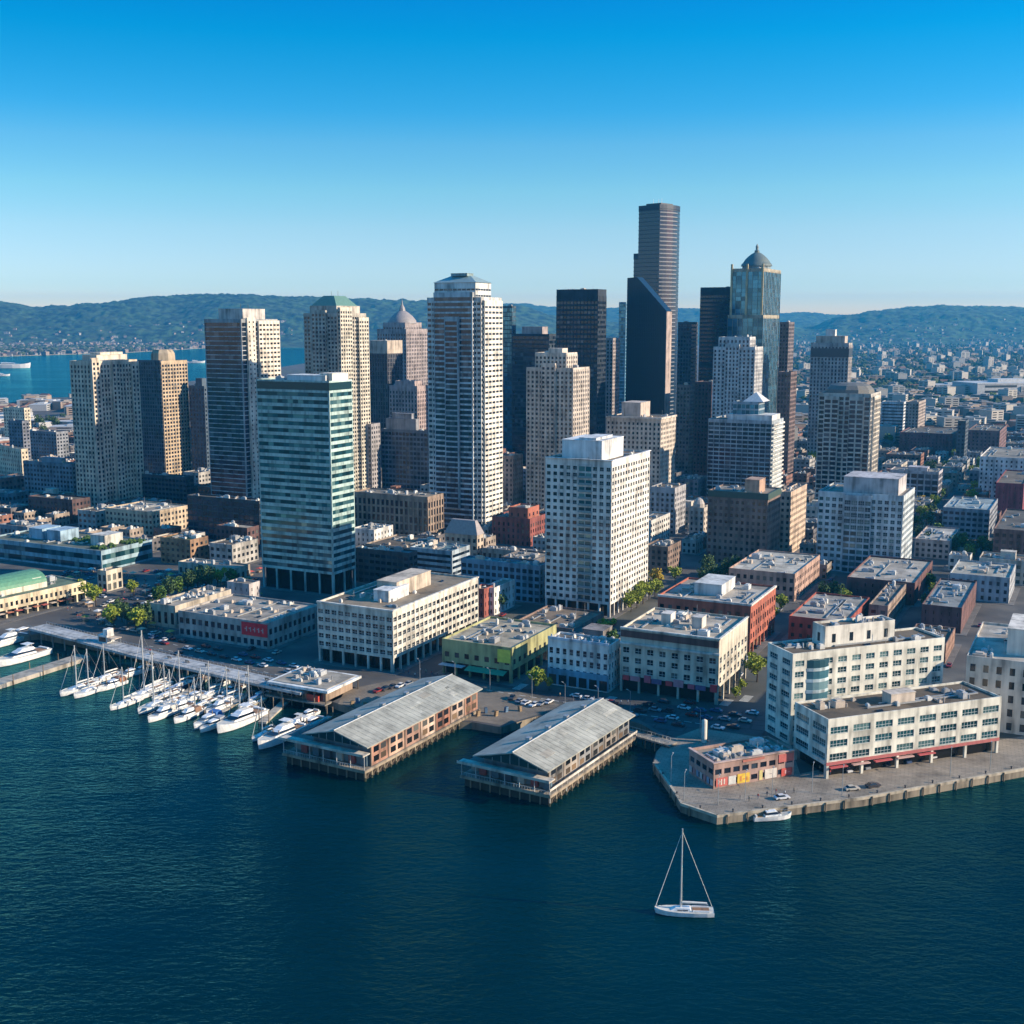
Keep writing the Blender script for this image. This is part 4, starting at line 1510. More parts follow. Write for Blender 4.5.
# low market blocks
plain('low market block with sunlit arches and a cluttered roof left of the red sign building', 175, 629, 606, 149, 231, (.44, .38, .30), 'dark', name='market_building', units=12, fh=6, wf=.5, hf=.6, roofc=(.45, .43, .4), dmax=70)
b = plain('low market building with a large red sign on its corner below the teal glass tower', 268, 650, 623, 178, 320, (.36, .33, .30), 'navy', name='market_building', units=14, fh=5, wf=.6, hf=.5, roofc=(.42, .4, .38), dmax=60)
k = MB()
k.box(-.4, .003, .4, 13.5, b.h - 6.2, b.h - .8)
sg = k.build('sign', flat((.72, .012, .03), .5), b.root)
for i in range(5):                                          # rough pale strokes of the sign's lettering
    k = MB()
    y_ = 2.2 + i * 2.1
    k.box(-.46, -.4, y_, y_ + .5, b.h - 4.6, b.h - 2.6)
    k.box(-.46, -.4, y_ + .5, y_ + 1.2, b.h - 3.7 + .3 * (i % 2), b.h - 3.3 + .3 * (i % 2))
    k.build('lettering', flat((.6, .35, .32), .6), sg)
b = plain('plain rendered block with a sunlit end among the low market roofs', 249, 606, 584, 227, 256, (.42, .38, .36), wf=.15, units=1, dmax=14)

# far left mid-rises
plain('small sunlit cream block far behind at the left edge near the bay', 24, 446, 408, 3, 25, (.6, .52, .38), wf=.4, units=1)
plain('cream block with two window rows at the far left edge', 21, 482, 449, -12, 21.5, (.6, .5, .36), wf=.4, units=1, dmin=6, a=radians(40))
plain('blue shaded block with a bright narrow sunlit end left of the tan pair', 56, 462, 432, 27, 68, (.22, .23, .25), units=2, pent=None)
plain('dark tower block rising behind the shaded block at the far left', 22, 466, 421, 8, 27, (.16, .17, .2), units=1)
plain('broad shaded blue grey block with a reddish roof box left of the tan pair', 72, 508, 464, 23, 82, (.17, .2, .23), 'navy', units=4, wf=.6, pent=3)
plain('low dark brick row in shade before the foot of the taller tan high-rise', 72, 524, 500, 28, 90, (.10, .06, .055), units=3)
plain('dark blue tower with pale roof box, between tan pair and dark slab tower', 204, 480, 386, 188.5, 206, (.07, .1, .13), 'navy', name='office_tower', cat='office tower', units=1, pent=6, dmin=12)
plain('low dark glass block behind the podium left of the dark slab tower', 186, 512, 477, 140, 190, (.06, .07, .08), 'black', wf=.8, units=4)

# right hand low blocks
T_ = dict(indiv=0)
b = plain('red brick low building with an orange sunlit flank behind the cream office block', 847, 646, 622, 789, 872, (.30, .07, .045), name='brick_building', cat='brick building', units=10, wf=.4, hf=.4, roofc=(.44, .43, .42), dmax=50)
plain('grey roofed low building with an angled sunlit parapet right of the red brick low building', 888, 630, 606, 869, 912, (.3, .22, .17), units=6, roofc=(.2, .19, .18), dmax=50)
b = plain('dark red brick building with white roof, ragged sunlit end below the broad pale apartment block', 915, 606, 583, 847, 934, (.13, .06, .055), name='brick_building', cat='brick building', wf=.15, units=9, roofc=(.5, .48, .46), dmax=60)
plain('brown windowless low block with a slate roof above the cluttered yard on the right', 962, 634, 608, 922, 1014, (.13, .065, .06), name='warehouse', cat='warehouse', wf=.1, units=9, roofc=(.3, .33, .36), dmax=60)
plain('grey low block with a blank pale wall in the right hand streets', 1010, 604, 578, 950, 1016, (.36, .37, .38), 'navy', wf=.4, units=7, roofc=(.5, .5, .47), dmax=40)
plain('ruined brown yard building with sunlit timbers behind the cream office block', 946, 664, 645, 905, 1000, (.24, .14, .1), wf=.3, units=14, roofc=(.16, .13, .11), name='yard_building', dmax=30)
b = plain('cream stone building with a grand parapet at the right edge beside the cream office wing', 1075, 742, 668, 967, 1110, (.56, .50, .42), name='corner_building', fh=4.2, bay=4.2, wf=.4, hf=.55, units=8, indiv=60, dmax=50, roofc=(.52, .5, .48), pent=8, wmax=60)
plain('dark brick apartment house with a flat pale roof at the right edge', 1030, 568, 531, 994, 1050, (.16, .09, .075), name='brick_building', cat='brick building', units=3)
plain('blue roofed low shed on the right by the tree-lined street', 990, 540, 510, 943, 998, (.25, .26, .28), 'navy', units=4, roofc=(.35, .46, .54), name='shed', wf=.7)
plain('small pale building with reddish porch beside the broad pale apartment block', 950, 560, 541, 915, 960, (.40, .32, .29), units=4, roofc=(.5, .51, .52))
plain('grey framed loft building with square window panels up the tree-lined street', 939, 504, 472, 890, 943, (.38, .35, .36), 'navy', bay=5, wf=.8, hf=.7, fh=4.5, units=4, pent=2, indiv=24)
plain('long purple brown brick warehouse up the tree-lined street', 953, 456, 434, 900, 968, (.17, .08, .085), name='warehouse', cat='warehouse', wf=.25, units=6)
plain('slim dark slab standing beside the brown warehouses on the right', 966, 470, 421, 958, 969, (.07, .09, .11), 'navy', name='office_tower', cat='office tower', units=0)
plain('purplish brick block with a greenish glass half beyond the slim dark slab', 1000, 462, 431, 968, 1016, (.17, .1, .1), units=4, wf=.4)
plain('broad white apartment slab at the right edge above the maroon roof', 1060, 502, 460, 980, 1080, (.60, .58, .55), units=8, wf=.35)
plain('maroon walled block before the broad white apartment slab', 1024, 520, 484, 996, 1032, (.22, .05, .06), wf=.1, units=2)
plain('white ribbed office block far behind right of the pale apartment tower', 904, 442, 402, 882, 907, (.55, .56, .56), wf=1, hf=.4, units=1)
plain('pair of slim dark and tan towers right of the white ribbed office block', 919, 448, 402, 906, 926, (.34, .28, .24), units=1)

# the low roofs at the foot of the white slab block
plain('low brown flat roofed building at the foot of the white slab block', 573, 641, 629, 514, 606, (.22, .15, .12), units=9, roofc=(.27, .22, .18), wf=.4, dmax=34)
plain('small dark roofed building with a white roof hut behind the white shop building', 612, 655, 643, 560, 632, (.2, .18, .17), units=4, roofc=(.16, .16, .17), pent=3, dmax=22)
# ------------------------------------------------------------------ piers, quays, promenade
def timber(col):
    return wall(col, .9, .3)


WEED = timber((.05, .055, .03))
PILE = timber((.20, .15, .10))
DECK = timber((.24, .21, .17))
QUAY = timber((.27, .235, .185))
ROOFMETAL = roofing((.48, .51, .50), .35)
ROOFDARK = roofing((.13, .17, .19), .2)


def shed(name, label, near, xl_px, xr_px, eave_y, ridge_y, wall_cols, open_side, a=GA, z0=3.4, rw=1.0):
    """gabled pier shed on piles running away from the water's edge"""
    P = ground(near[0], near[1], 0.0)
    u, v = axes(a)
    Lw = along(P, u, xr_px)
    W_ = along(P, v, xl_px)
    ez = height_at(P.y, eave_y)
    mid = P + Vector((v[0], v[1], 0)) * W_ * rw * .5
    rz_ = height_at(mid.y, ridge_y) if ridge_y else ez + 4
    r = thing(name, label, 'pier', (P.x, P.y, 0), pi / 2 - a)
    reserve(P, Lw, W_, u, v)
    k = MB()
    k.box(0, Lw, 0, W_, z0 - .5, z0)
    k.build('deck', DECK, r)
    k = MB()
    k.box(-.12, -.003, -.12, W_ + .1, z0 - .9, z0 - .2)
    k.box(-.003, Lw, -.14, -.003, z0 - .9, z0 - .2)
    k.build('fender_beam', timber((.3, .24, .17)), r)
    # piles
    n = int(Lw / 3.2)
    for i in range(n + 1):
        x = .4 + (Lw - .8) * i / n
        k = MB()
        dx_, dr_ = R.uniform(-.35, .35), R.uniform(.19, .31)
        k.tube((x + dx_, .25, 1.0 + R.uniform(-.2, .2)), (x + dx_ * .6, .25, z0 - .5), dr_, n=7)
        k.mi = 1
        k.tube((x + dx_, .25, -2.2), (x + dx_, .25, 1.05 + R.uniform(-.2, .2)), dr_ + .03, n=7)
        k.build('piling', [timber((.34, .27, .18)) if not open_side or i % 3 else wall((.5, .47, .4)), WEED], r)
    for i in range(1, int(W_ / 3.2)):
        y = W_ * i / int(W_ / 3.2)
        k = MB()
        k.tube((.3, y, -2.2), (.3, y, z0 - .5), .24, n=7)
        k.build('piling', PILE, r)
    k = MB()
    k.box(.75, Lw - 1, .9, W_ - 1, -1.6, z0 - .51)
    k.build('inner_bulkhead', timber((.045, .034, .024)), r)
    k = MB()
    for i in range(0, n, 1):
        x = .4 + (Lw - .8) * i / n
        k.tube((x, .25, .4), (x + Lw / n, .25, z0 - .8), .1, n=5)
    k.build('cross_braces', PILE, r)
    # hall behind an open front gallery
    fx = 4.0
    side = 2.6 if open_side else .5
    k = MB()
    k.box(fx, Lw - .5, side + .5, W_ * rw - .8, z0, ez)
    k.build('hall_wall', wall((.18, .2, .21)), r)
    nb = max(4, int(Lw / 8.5))
    bw = (Lw - fx - .5) / nb
    for i in range(nb):
        x0 = fx + i * bw
        c = wall_cols[i % len(wall_cols)]
        k = MB()
        k.box(x0 + .25, x0 + bw - .25, side, side + .51, z0 + .1, ez - .3)
        k.build('painted_bay', wall(c, .8, .36), r)
        k = MB()
        k.box(x0 - .22, x0 + .22, side - .1, side + .5, z0, ez - .1)
        k.build('post', timber((.16, .12, .09)), r)
        for q, zz in ((.14, .52), (.56, .52), (.14, .1), (.56, .1)):
            k = MB()
            h_ = (ez - z0)
            k.box(x0 + bw * q, x0 + bw * (q + .3), side - .06, side + .02, z0 + h_ * zz + .3, z0 + h_ * (zz + .3))
            k.build('window', G_SHOP if zz < .3 else G_DARK, r)
    if open_side:
        k = MB()
        k.box(0, Lw, .0, .12, z0 + 1.0, z0 + 1.7)
        k.build('side_railing', wall((.55, .5, .42)), r)
        for i in range(n + 1):
            k = MB()
            x = .4 + (Lw - .8) * i / n
            k.box(x - .09, x + .09, .02, .2, z0, z0 + 1.0)
            k.build('railing_post', wall((.5, .45, .38)), r)
    # roof
    ov = .6
    cy = W_ * rw * .5
    ys = -.2 if not open_side else 1.6
    ye = W_ * rw + .2
    if rw < .95:
        k = MB()
        k.box(fx + 1, Lw - 1, W_ * rw - .79, W_ - .6, z0, z0 + 3.0)
        k.build('side_aisle', wall((.24, .2, .17), .8, .36), r)
        k = MB()
        k.box(fx + .5, Lw - .5, W_ * rw - .3, W_ - .2, z0 + 3.0, z0 + 3.3)
        k.build('aisle_roof', roofing((.22, .24, .25), .6), r)
    hx = .4
    th = .35

    def slope(pa, pb, pc, pd, mat, nm):
        kk = MB()
        top = [Vector(p) for p in (pa, pb, pc, pd)]
        kk.v = [tuple(p) for p in top] + [tuple(p - Vector((0, 0, th))) for p in top]
        kk.f = [(0, 1, 2, 3), (7, 6, 5, 4), (0, 4, 5, 1), (1, 5, 6, 2), (2, 6, 7, 3), (3, 7, 4, 0)]
        kk.m = [0] * 6
        return kk.build(nm, mat, r)
    xa, xb = hx, Lw + ov
    rf = slope((xa, ys - ov, ez + .2), (xb, ys - ov, ez + .2), (xb, cy, rz_), (xa, cy, rz_), ROOFMETAL, 'roof_slope')
    k = MB()
    for i in range(int((xb - xa) / 2.4)):
        x = xa + 1 + i * 2.4
        a_, b_ = Vector((x, ys - ov + .1, ez + .28)), Vector((x, cy - .1, rz_ + .05))
        k.tube(a_, b_, .03, n=4)
    k.build('roof_seams', ROOFMETAL, rf)
    slope((xb, ye + ov, ez + .2), (xa, ye + ov, ez + .2), (xa, cy, rz_), (xb, cy, rz_), ROOFMETAL, 'roof_slope')
    k = MB()
    k.tube((xa, cy, rz_ + .1), (xb, cy, rz_ + .1), .22, n=6)
    k.build('ridge_cap', METAL, r)
    for i in range(4):
        k = MB()
        x = xa + (xb - xa) * (.2 + .2 * i)
        k.box(x, x + 1.6, cy + 1.0, cy + 2.4, rz_ - .9, rz_ + .5)
        k.build('roof_vent', METAL, r)
    # glazed gable
    k = MB()
    k.v = [(hx + .35, ys + .2, ez), (hx + .35, ye - .2, ez), (hx + .35, cy, rz_ - .4), (hx + 1.2, ys + .2, ez), (hx + 1.2, ye - .2, ez), (hx + 1.2, cy, rz_ - .4)]
    k.f = [(0, 1, 2), (5, 4, 3), (0, 3, 4, 1), (1, 4, 5, 2), (2, 5, 3, 0)]
    k.m = [0] * 5
    g_ = k.build('gable', flat((.015, .05, .055), .2, .2), r)
    k = MB()
    for i in range(1, 8):
        y = ys + (ye - ys) * i / 8
        zt = ez + (rz_ - ez) * (1 - abs(y - cy) / (cy - ys)) - .5
        k.box(hx + .25, hx + .35, y - .08, y + .08, ez, max(ez + .1, zt))
    k.build('gable_mullions', METAL, g_)
    # slim canopy lip over the end gallery with posts
    k = MB()
    cz0 = ez - 2.4
    k.box(-1.3, 2.2, -.4, W_ + .4, cz0, cz0 + .35)
    k.box(-1.3, -1.15, -.4, W_ + .4, cz0 + .35, cz0 + .8)
    k.build('gallery_roof', wall((.50, .45, .37), .8, .3), r)
    # patched panels on the roof
    for i in range(5):
        q = R.uniform(.08, .85)
        p_ = R.uniform(.1, .7)
        L_, H_ = R.uniform(2, 9), R.uniform(.08, .22)
        c_ = R.choice([(.46, .49, .48), (.60, .62, .6), (.42, .42, .40), (.52, .55, .54)])
        k = MB()
        ya, yb = ys - ov + (cy - ys + ov) * p_, ys - ov + (cy - ys + ov) * min(.96, p_ + H_)
        za, zb = ez + .2 + (rz_ - ez - .2) * p_, ez + .2 + (rz_ - ez - .2) * min(.96, p_ + H_)
        xs = xa + (xb - xa) * q
        k.v = [(xs, ya, za + .02), (xs + L_, ya, za + .02), (xs + L_, yb, zb + .02), (xs, yb, zb + .02)]
        k.v += [(x, y, z + .05) for x, y, z in k.v]
        k.f = [(4, 5, 6, 7), (0, 1, 5, 4), (1, 2, 6, 5), (2, 3, 7, 6), (3, 0, 4, 7)]
        k.m = [0] * 5
        if xs + L_ < xb:
            k.build('roof_patch', roofing(c_, .4), rf)
    for i in range(7):
        y = .3 + (W_ - .6) * i / 6
        k = MB()
        k.tube((.2, y, z0), (.2, y, cz0 - .1), .14, n=6)
        k.build('post', wall((.45, .44, .42)), r)
    k = MB()
    k.box(.0, .1, .1, W_ - .1, z0 + .95, z0 + 1.1)
    for i in range(int(W_ / .9)):
        k.box(.02, .08, .2 + i * .9, .27 + i * .9, z0, z0 + .95)
    k.build('railing', wall((.4, .4, .38)), r)
    for i in range(6):
        y = 1.5 + (W_ - 4) * i / 6
        k = MB()
        k.box(3.0, 3.95, y, y + 2.2, z0 + .1, cz0 - .4)
        k.build('stall_front', flat([(.1, .16, .2), (.35, .08, .07), (.5, .46, .4), (.08, .08, .1)][i % 4], .6), r)
    return r, Lw, W_, ez, rz_, u, v


BAYS1 = [(.36, .19, .13), (.44, .28, .2), (.27, .16, .12), (.48, .35, .27), (.34, .15, .1), (.40, .30, .24)]
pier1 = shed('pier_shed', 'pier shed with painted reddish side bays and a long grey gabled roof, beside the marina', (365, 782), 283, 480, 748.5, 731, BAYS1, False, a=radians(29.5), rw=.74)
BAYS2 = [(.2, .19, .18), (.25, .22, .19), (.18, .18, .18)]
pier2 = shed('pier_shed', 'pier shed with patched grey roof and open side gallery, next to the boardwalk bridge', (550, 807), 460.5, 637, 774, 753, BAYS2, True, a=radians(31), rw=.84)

# quay paving
def sheet(name, px, z, mat, lift=.004):
    pts = [ground(x, y, GZ) for x, y in px]
    mb = MB()
    mb.v = [(p.x, p.y, z) for p in pts]
    for t in tessellate_polygon([pts]):
        a, b, c = (pts[i] for i in t)
        mb.f.append(tuple(t) if (b - a).cross(c - a).z > 0 else tuple(reversed(t)))
        mb.m.append(0)
    return structure(mb.build(name, mat))


def paving(col, scale):
    m, n, l, p = new_mat('paving')
    g = N(n, 'ShaderNodeNewGeometry')
    rt = N(n, 'ShaderNodeMapping')
    rt.inputs['Rotation'].default_value = (0, 0, radians(20))
    l.new(g.outputs['Position'], rt.inputs[0])
    a = N(n, 'ShaderNodeTexNoise')
    a.inputs['Scale'].default_value = .12
    a.inputs['Detail'].default_value = 8
    a.inputs['Roughness'].default_value = .65
    l.new(g.outputs['Position'], a.inputs['Vector'])
    br = N(n, 'ShaderNodeTexBrick')
    br.inputs['Scale'].default_value = scale
    br.inputs['Color1'].default_value = (1, 1, 1, 1)
    br.inputs['Color2'].default_value = (.82, .82, .82, 1)
    br.inputs['Mortar'].default_value = (.6, .6, .6, 1)
    br.inputs['Mortar Size'].default_value = .02
    l.new(rt.outputs[0], br.inputs['Vector'])
    c = ramp(n, l, a.outputs[0], [(.28, [x * .5 for x in col]), (.5, col), (.72, [x * 1.3 for x in col])])
    l.new(mix_col(n, l, 1.0, c, br.outputs[0], 'MULTIPLY'), p.inputs['Base Color'])
    p.inputs['Roughness'].default_value = .9
    return m


QP = paving((.30, .255, .20), .22)
ASPH = paving((.075, .075, .078), .05)
sheet('quay', [(656.5, 752), (654, 763.5), (670, 784.5), (682, 803.5), (717, 815.2), (863, 797), (1024, 768), (1200, 738), (1200, 712), (1030, 735), (840, 765), (800, 774), (790, 742), (700, 728), (668, 740)], GZ + .008, QP)
sheet('wharf', [(338, 704), (372, 710.5), (440, 720.5), (472, 720.5), (501, 725), (538, 714.5), (560, 705), (520, 692), (440, 680), (402, 678), (345, 690)], GZ + .008, paving((.22, .18, .135), .3))
sheet('road', [(402, 676), (440, 678.5), (520, 690), (562, 703), (640, 720), (668, 737), (700, 726), (790, 740), (764, 712), (700, 708), (610, 697), (520, 684), (445, 672), (395, 674)], GZ + .004, ASPH)
# lane markings on the waterfront road
k = MB()
for i in range(26):
    a_ = ground(420 + i * 11, 679.5 + i * 1.72 + (i * .028) ** 2)
    b_ = ground(424 + i * 11, 680.1 + i * 1.72 + (i * .028) ** 2)
    dv_ = (b_ - a_).normalized()
    nn = Vector((-dv_.y, dv_.x, 0)) * .16
    e_ = a_ + dv_ * 2.6
    k.face([(p.x, p.y, GZ + .014) for p in (a_ - nn, e_ - nn, e_ + nn, a_ + nn)])
k2 = [((135, 652), (300, 690)), ((140, 646), (312, 684))]
for (xa_, ya_), (xb_, yb_) in k2:
    pa, pb = ground(xa_, ya_), ground(xb_, yb_)
    pa, pb = pa + Vector((3, 9, 0)), pb + Vector((3, 9, 0))
    dv_ = (pb - pa).normalized()
    nn = Vector((-dv_.y, dv_.x, 0)) * .14
    for i in range(int((pb - pa).length / 6)):
        s_ = pa + dv_ * i * 6
        e_ = s_ + dv_ * 2.6
        k.face([(p.x, p.y, GZ + .014) for p in (s_ - nn, e_ - nn, e_ + nn, s_ + nn)])
for cx_, cy_ in ((728, 706), (748, 702), (610, 703), (520, 690)):     # zebra crossings
    o_ = ground(cx_, cy_)
    for i in range(7):
        s_ = o_ + Vector((UA[0], UA[1], 0)) * (i * 1.1)
        e_ = s_ + Vector((VA[0], VA[1], 0)) * 3.2
        n2 = Vector((UA[0], UA[1], 0)) * .5
        k.face([(p.x, p.y, GZ + .018) for p in (s_, s_ + n2, e_ + n2, e_)][::-1])
structure(k.build('road_markings', flat((.6, .6, .56), .8)))

# kerb-like coping along the right quay and timber fenders
cop = thing('quay_coping', 'pale stone edge running along the right hand quay with timber fender posts', 'quay edge', ground(717, 815.5), 0)
pts = [ground(x, y) for x, y in ((653, 763), (669, 785), (681, 804), (717, 816), (863, 798), (1024, 769), (1180, 742))]
O = cop.location.copy()
k = MB()
for a_, b_ in zip(pts, pts[1:]):
    d_ = (b_ - a_).normalized()
    n_ = Vector((-d_.y, d_.x, 0))
    q = [a_ - n_ * .12 - O, b_ - n_ * .12 - O, b_ + n_ * .6 - O, a_ + n_ * .6 - O]
    k.prism([(p.x, p.y) for p in q], -.5, .28)
k.build('coping_stone', wall((.42, .36, .27), .9, .3), cop)
for a_, b_ in zip(pts, pts[1:]):
    L = (b_ - a_).length
    for i in range(int(L / 6)):
        p = a_ + (b_ - a_) * ((i + .5) * 6 / L) - O
        d_ = (b_ - a_).normalized()
        p = p - Vector((-d_.y, d_.x, 0)) * .35
        k = MB()
        k.tube((p.x, p.y, -3.4), (p.x, p.y, .1), .22, n=6)
        k.build('fender_post', PILE, cop)

# boardwalk bridge between the second shed and the right quay
A_, B_ = ground(630, 734), ground(668, 745)
br_ = thing('boardwalk_bridge', 'timber boardwalk bridge joining the second pier shed to the right quay', 'bridge', (A_.x, A_.y, 0), math.atan2(B_.y - A_.y, B_.x - A_.x))
L = (B_ - A_).length
k = MB()
k.box(-2, L + 2, -2.2, 2.2, 2.9, 3.4)
k.build('deck', DECK, br_)
for s in (-2.1, 2.0):
    k = MB()
    k.box(-2, L + 2, s, s + .1, 4.2, 4.35)
    for i in range(int(L / 1.5) + 2):
        k.box(-2 + i * 1.5, -1.9 + i * 1.5, s, s + .1, 3.4, 4.2)
    k.build('railing', wall((.45, .42, .37)), br_)
for i in range(5):
    for s in (-1.8, 1.8):
        k = MB()
        k.tube((L * i / 4, s, -2), (L * i / 4, s, 2.9), .2, n=6)
        k.build('piling', PILE, br_)

# elevated promenade on the left
WAY = [(28, 628), (75, 640), (130, 655), (200, 671), (262, 685), (300, 693)]
WAYZ = 6.0
pp = [ground(x, y, WAYZ) for x, y in WAY]
O = Vector((pp[0].x, pp[0].y, 0))
prom = thing('promenade', 'long raised grey promenade deck on many piles behind the marina', 'promenade', O, 0)
k = MB()
rail = MB()
for i, (a_, b_) in enumerate(zip(pp, pp[1:])):
    d_ = (b_ - a_).normalized()
    n_ = Vector((-d_.y, d_.x, 0))
    q = [a_ - O, b_ - O, b_ + n_ * 9 - O, a_ + n_ * 9 - O]
    k.prism([(p.x, p.y) for p in q], WAYZ - .9, WAYZ)
    for off in (.1, 8.8):
        e0, e1 = a_ + n_ * off - O, b_ + n_ * off - O
        nn = int((e1 - e0).length / 2)
        rail.tube((e0.x, e0.y, WAYZ + 1.05), (e1.x, e1.y, WAYZ + 1.05), .07, n=5)
        for j in range(nn):
            p = e0 + (e1 - e0) * (j / nn)
            rail.box(p.x - .05, p.x + .05, p.y - .05, p.y + .05, WAYZ, WAYZ + 1.05)
k.build('deck', wall((.40, .40, .39)), prom)
rail.build('railing', METAL, prom)
for a_, b_ in zip(pp, pp[1:]):
    d_ = (b_ - a_).normalized()
    n_ = Vector((-d_.y, d_.x, 0))
    m_ = max(2, int((b_ - a_).length / 7))
    for j in range(m_):
        for off in (.6, 7.8):
            p = a_ + (b_ - a_) * (j / m_) + n_ * off - O
            k = MB()
            k.tube((p.x, p.y, -2), (p.x, p.y, WAYZ - .9), .3, n=7)
            k.build('piling', wall((.25, .22, .19)), prom)

# white kiosk with a lean-to on the promenade
P = ground(98, 642, WAYZ)
kio = thing('promenade_kiosk', 'white boxy kiosk with a stepped roof and lean-to canopy on the raised promenade', 'kiosk', P, pi / 2 - GA - pi / 2)
k = MB()
k.box(0, 5, 0, 4, 0, 3.2)
k.box(2.6, 5, .4, 3.8, 3.2, 5.6)
k.build('wall', wall((.68, .66, .62)), kio)
k = MB()
k.box(.6, 4.4, -.05, .0, .4, 2.4)
k.build('window', G_DARK, kio)
k = MB()
k.box(5.02, 9.5, -.2, 3.6, 2.2, 2.45)
k.build('canopy', wall((.58, .46, .34)), kio)
for x_ in (6, 9.2):
    for y_ in (.1, 3.3):
        k = MB()
        k.tube((x_, y_, 0), (x_, y_, 2.2), .08, n=6)
        k.build('post', METAL, kio)
# benches along the promenade
for i, (x, y) in enumerate([(150, 656), (168, 660), (186, 664), (206, 668), (226, 673), (246, 678), (266, 682), (284, 686)]):
    be = thing('bench', 'timber bench on the raised grey promenade deck', 'bench', ground(x, y, WAYZ) + Vector((0, 2.2, .0)), radians(150), 'promenade benches')
    k = MB()
    k.box(-1, 1, -.25, .25, .42, .48)
    k.build('seat', WOODM, be)
    k = MB()
    k.box(-1, 1, .22, .28, .5, .95)
    k.build('backrest', WOODM, be)
    for x_ in (-.8, .8):
        k = MB()
        k.box(x_ - .05, x_ + .05, -.2, .2, 0, .42)
        k.build('leg', DARKM, be)

# ferry landing building with white canopy at the end of the promenade
P = ground(325, 712, 0)
land_ = thing('landing_building', 'low landing building with a white canopy roof beside the first pier shed', 'building', (P.x, P.y, 0), pi / 2 - GA)
reserve(P, 22, 26, *axes(GA))
k = MB()
k.box(0, 22, 0, 26, 2.0, 2.5)
k.build('deck', DECK, land_)
k = MB()
k.box(3, 20, 2, 23, 2.5, 6.2)
k.build('wall', wall((.3, .22, .16)), land_)
k = MB()
k.box(.4, 21.5, -1, 25.5, 6.6, 7.5)
k.build('canopy', wall((.66, .65, .61)), land_)
k = MB()
k.box(2, 20, .5, 24, 7.5, 7.7)
k.build('roof', roofing((.45, .43, .4)), land_)
rooftop(land_, 4, 19, 2, 22, 7.6, 9, random.Random(3))
for i in range(6):
    for x in (1.0, 21):
        k = MB()
        k.tube((x, i * 4.9 + .3, -2), (x, i * 4.9 + .3, 6.6), .22, n=6)
        k.build('post', PILE, land_)
for i in range(5):
    k = MB()
    k.box(2.9, 3.0, 3 + i * 4, 6 + i * 4, 2.8, 5.5)
    k.build('window', G_SHOP, land_)
k = MB()
k.box(1.6, 2.6, 4, 9, 2.5, 4.8)
k.build('kiosk_front', flat((.5, .06, .04)), land_)

# ------------------------------------------------------------------ docks and boats
def dock(label, xa, ya, xb, yb, wid=2.4, z=.7, piles=True):
    a_, b_ = ground(xa, ya, z), ground(xb, yb, z)
    L = (b_ - a_).length
    r = thing('floating_dock', label, 'dock', (a_.x, a_.y, 0), math.atan2(b_.y - a_.y, b_.x - a_.x))
    k = MB()
    n = int(L / 3)
    for i in range(n):
        k.box(L * i / n + .03, L * (i + 1) / n, -wid / 2, wid / 2, -.3, z)
    k.build('deck', wall((.36, .32, .26)), r)
    if piles:
        for i in range(int(L / 14) + 1):
            for s in (-1, 1):
                k = MB()
                x = min(L, i * 14 + 2)
                k.tube((x, s * (wid / 2 + .25), -2), (x, s * (wid / 2 + .25), 4.2), .2, .18, 7)
                k.build('mooring_pile', PILE, r)
    return r


dock('wide timber dock at the far left with piles along its edge', -30, 691, 84, 655, 7, 1.6)
dock('floating dock between the left pair of tall masted yachts', 100, 688, 150, 664)
dock('floating dock running between the two middle groups of moored boats', 166, 706, 214, 672)
dock('floating dock behind the blue covered boat and the large white yacht', 206, 722, 252, 690)
dock('floating dock right of the large white motor yacht', 262, 722, 286, 700, 3)
dock('floating dock along the left side of the first pier shed', 272, 742, 330, 716, 2)

HULLW = flat((.78, .78, .76), .3)
HULLB = flat((.05, .12, .3), .35)
DECKC = flat((.62, .58, .5), .6)
CABG = G_NAVY
ALU = flat((.62, .62, .6), .4, .5)
CANB = flat((.04, .14, .36), .8)
TEAK = flat((.32, .17, .08), .6)


def hull_mesh(L, B, fb, mats, stern=.78, sheer=.35, stripe=True):
    """lofted hull, bow towards +X, waterline at z = 0"""
    st_ = [(-.5, stern, 0), (-.38, .92, -.02), (-.15, 1.0, -.04), (.1, .97, 0), (.28, .78, .07), (.4, .5, .16), (.47, .22, .26), (.5, .02, .35)]
    k = MB()
    ring = []
    for x, b, r in st_:
        zz = fb * (1 + r * sheer / .35)
        h = B / 2 * b
        ring.append([(x * L, h, zz), (x * L, h * .95, zz * .62), (x * L - (.02 * L if x > .3 else 0), h * .86, 0.12), (x * L - (.05 * L if x > .3 else 0), h * .45, -.4),
                     (x * L - (.05 * L if x > .3 else 0), -h * .45, -.4), (x * L - (.02 * L if x > .3 else 0), -h * .86, .12), (x * L, -h * .95, zz * .62), (x * L, -h, zz)])
    for q in ring:
        k.v += q
    m = 8
    for i in range(len(ring) - 1):
        for j in range(m - 1):
            k.f.append((i * m + j, (i + 1) * m + j, (i + 1) * m + j + 1, i * m + j + 1))
            k.m.append(1 if (stripe and j in (2, 4)) or j == 3 else 0)
    k.f.append(tuple(range(m)))
    k.m.append(0)
    k.f.append(tuple(range((len(ring) - 1) * m + m - 1, (len(ring) - 1) * m - 1, -1)))
    k.m.append(0)
    hull = k.mesh('hull', mats)
    dk = MB()
    n = len(ring)
    for i in range(n - 1):
        a0, a1, b0, b1 = ring[i][0], ring[i][7], ring[i + 1][0], ring[i + 1][7]
        e = .93
        dk.face([(a1[0], a1[1] * e, a1[2] - .06), (b1[0], b1[1] * e, b1[2] - .06), (b0[0], b0[1] * e, b0[2] - .06), (a0[0], a0[1] * e, a0[2] - .06)])
    return hull, dk


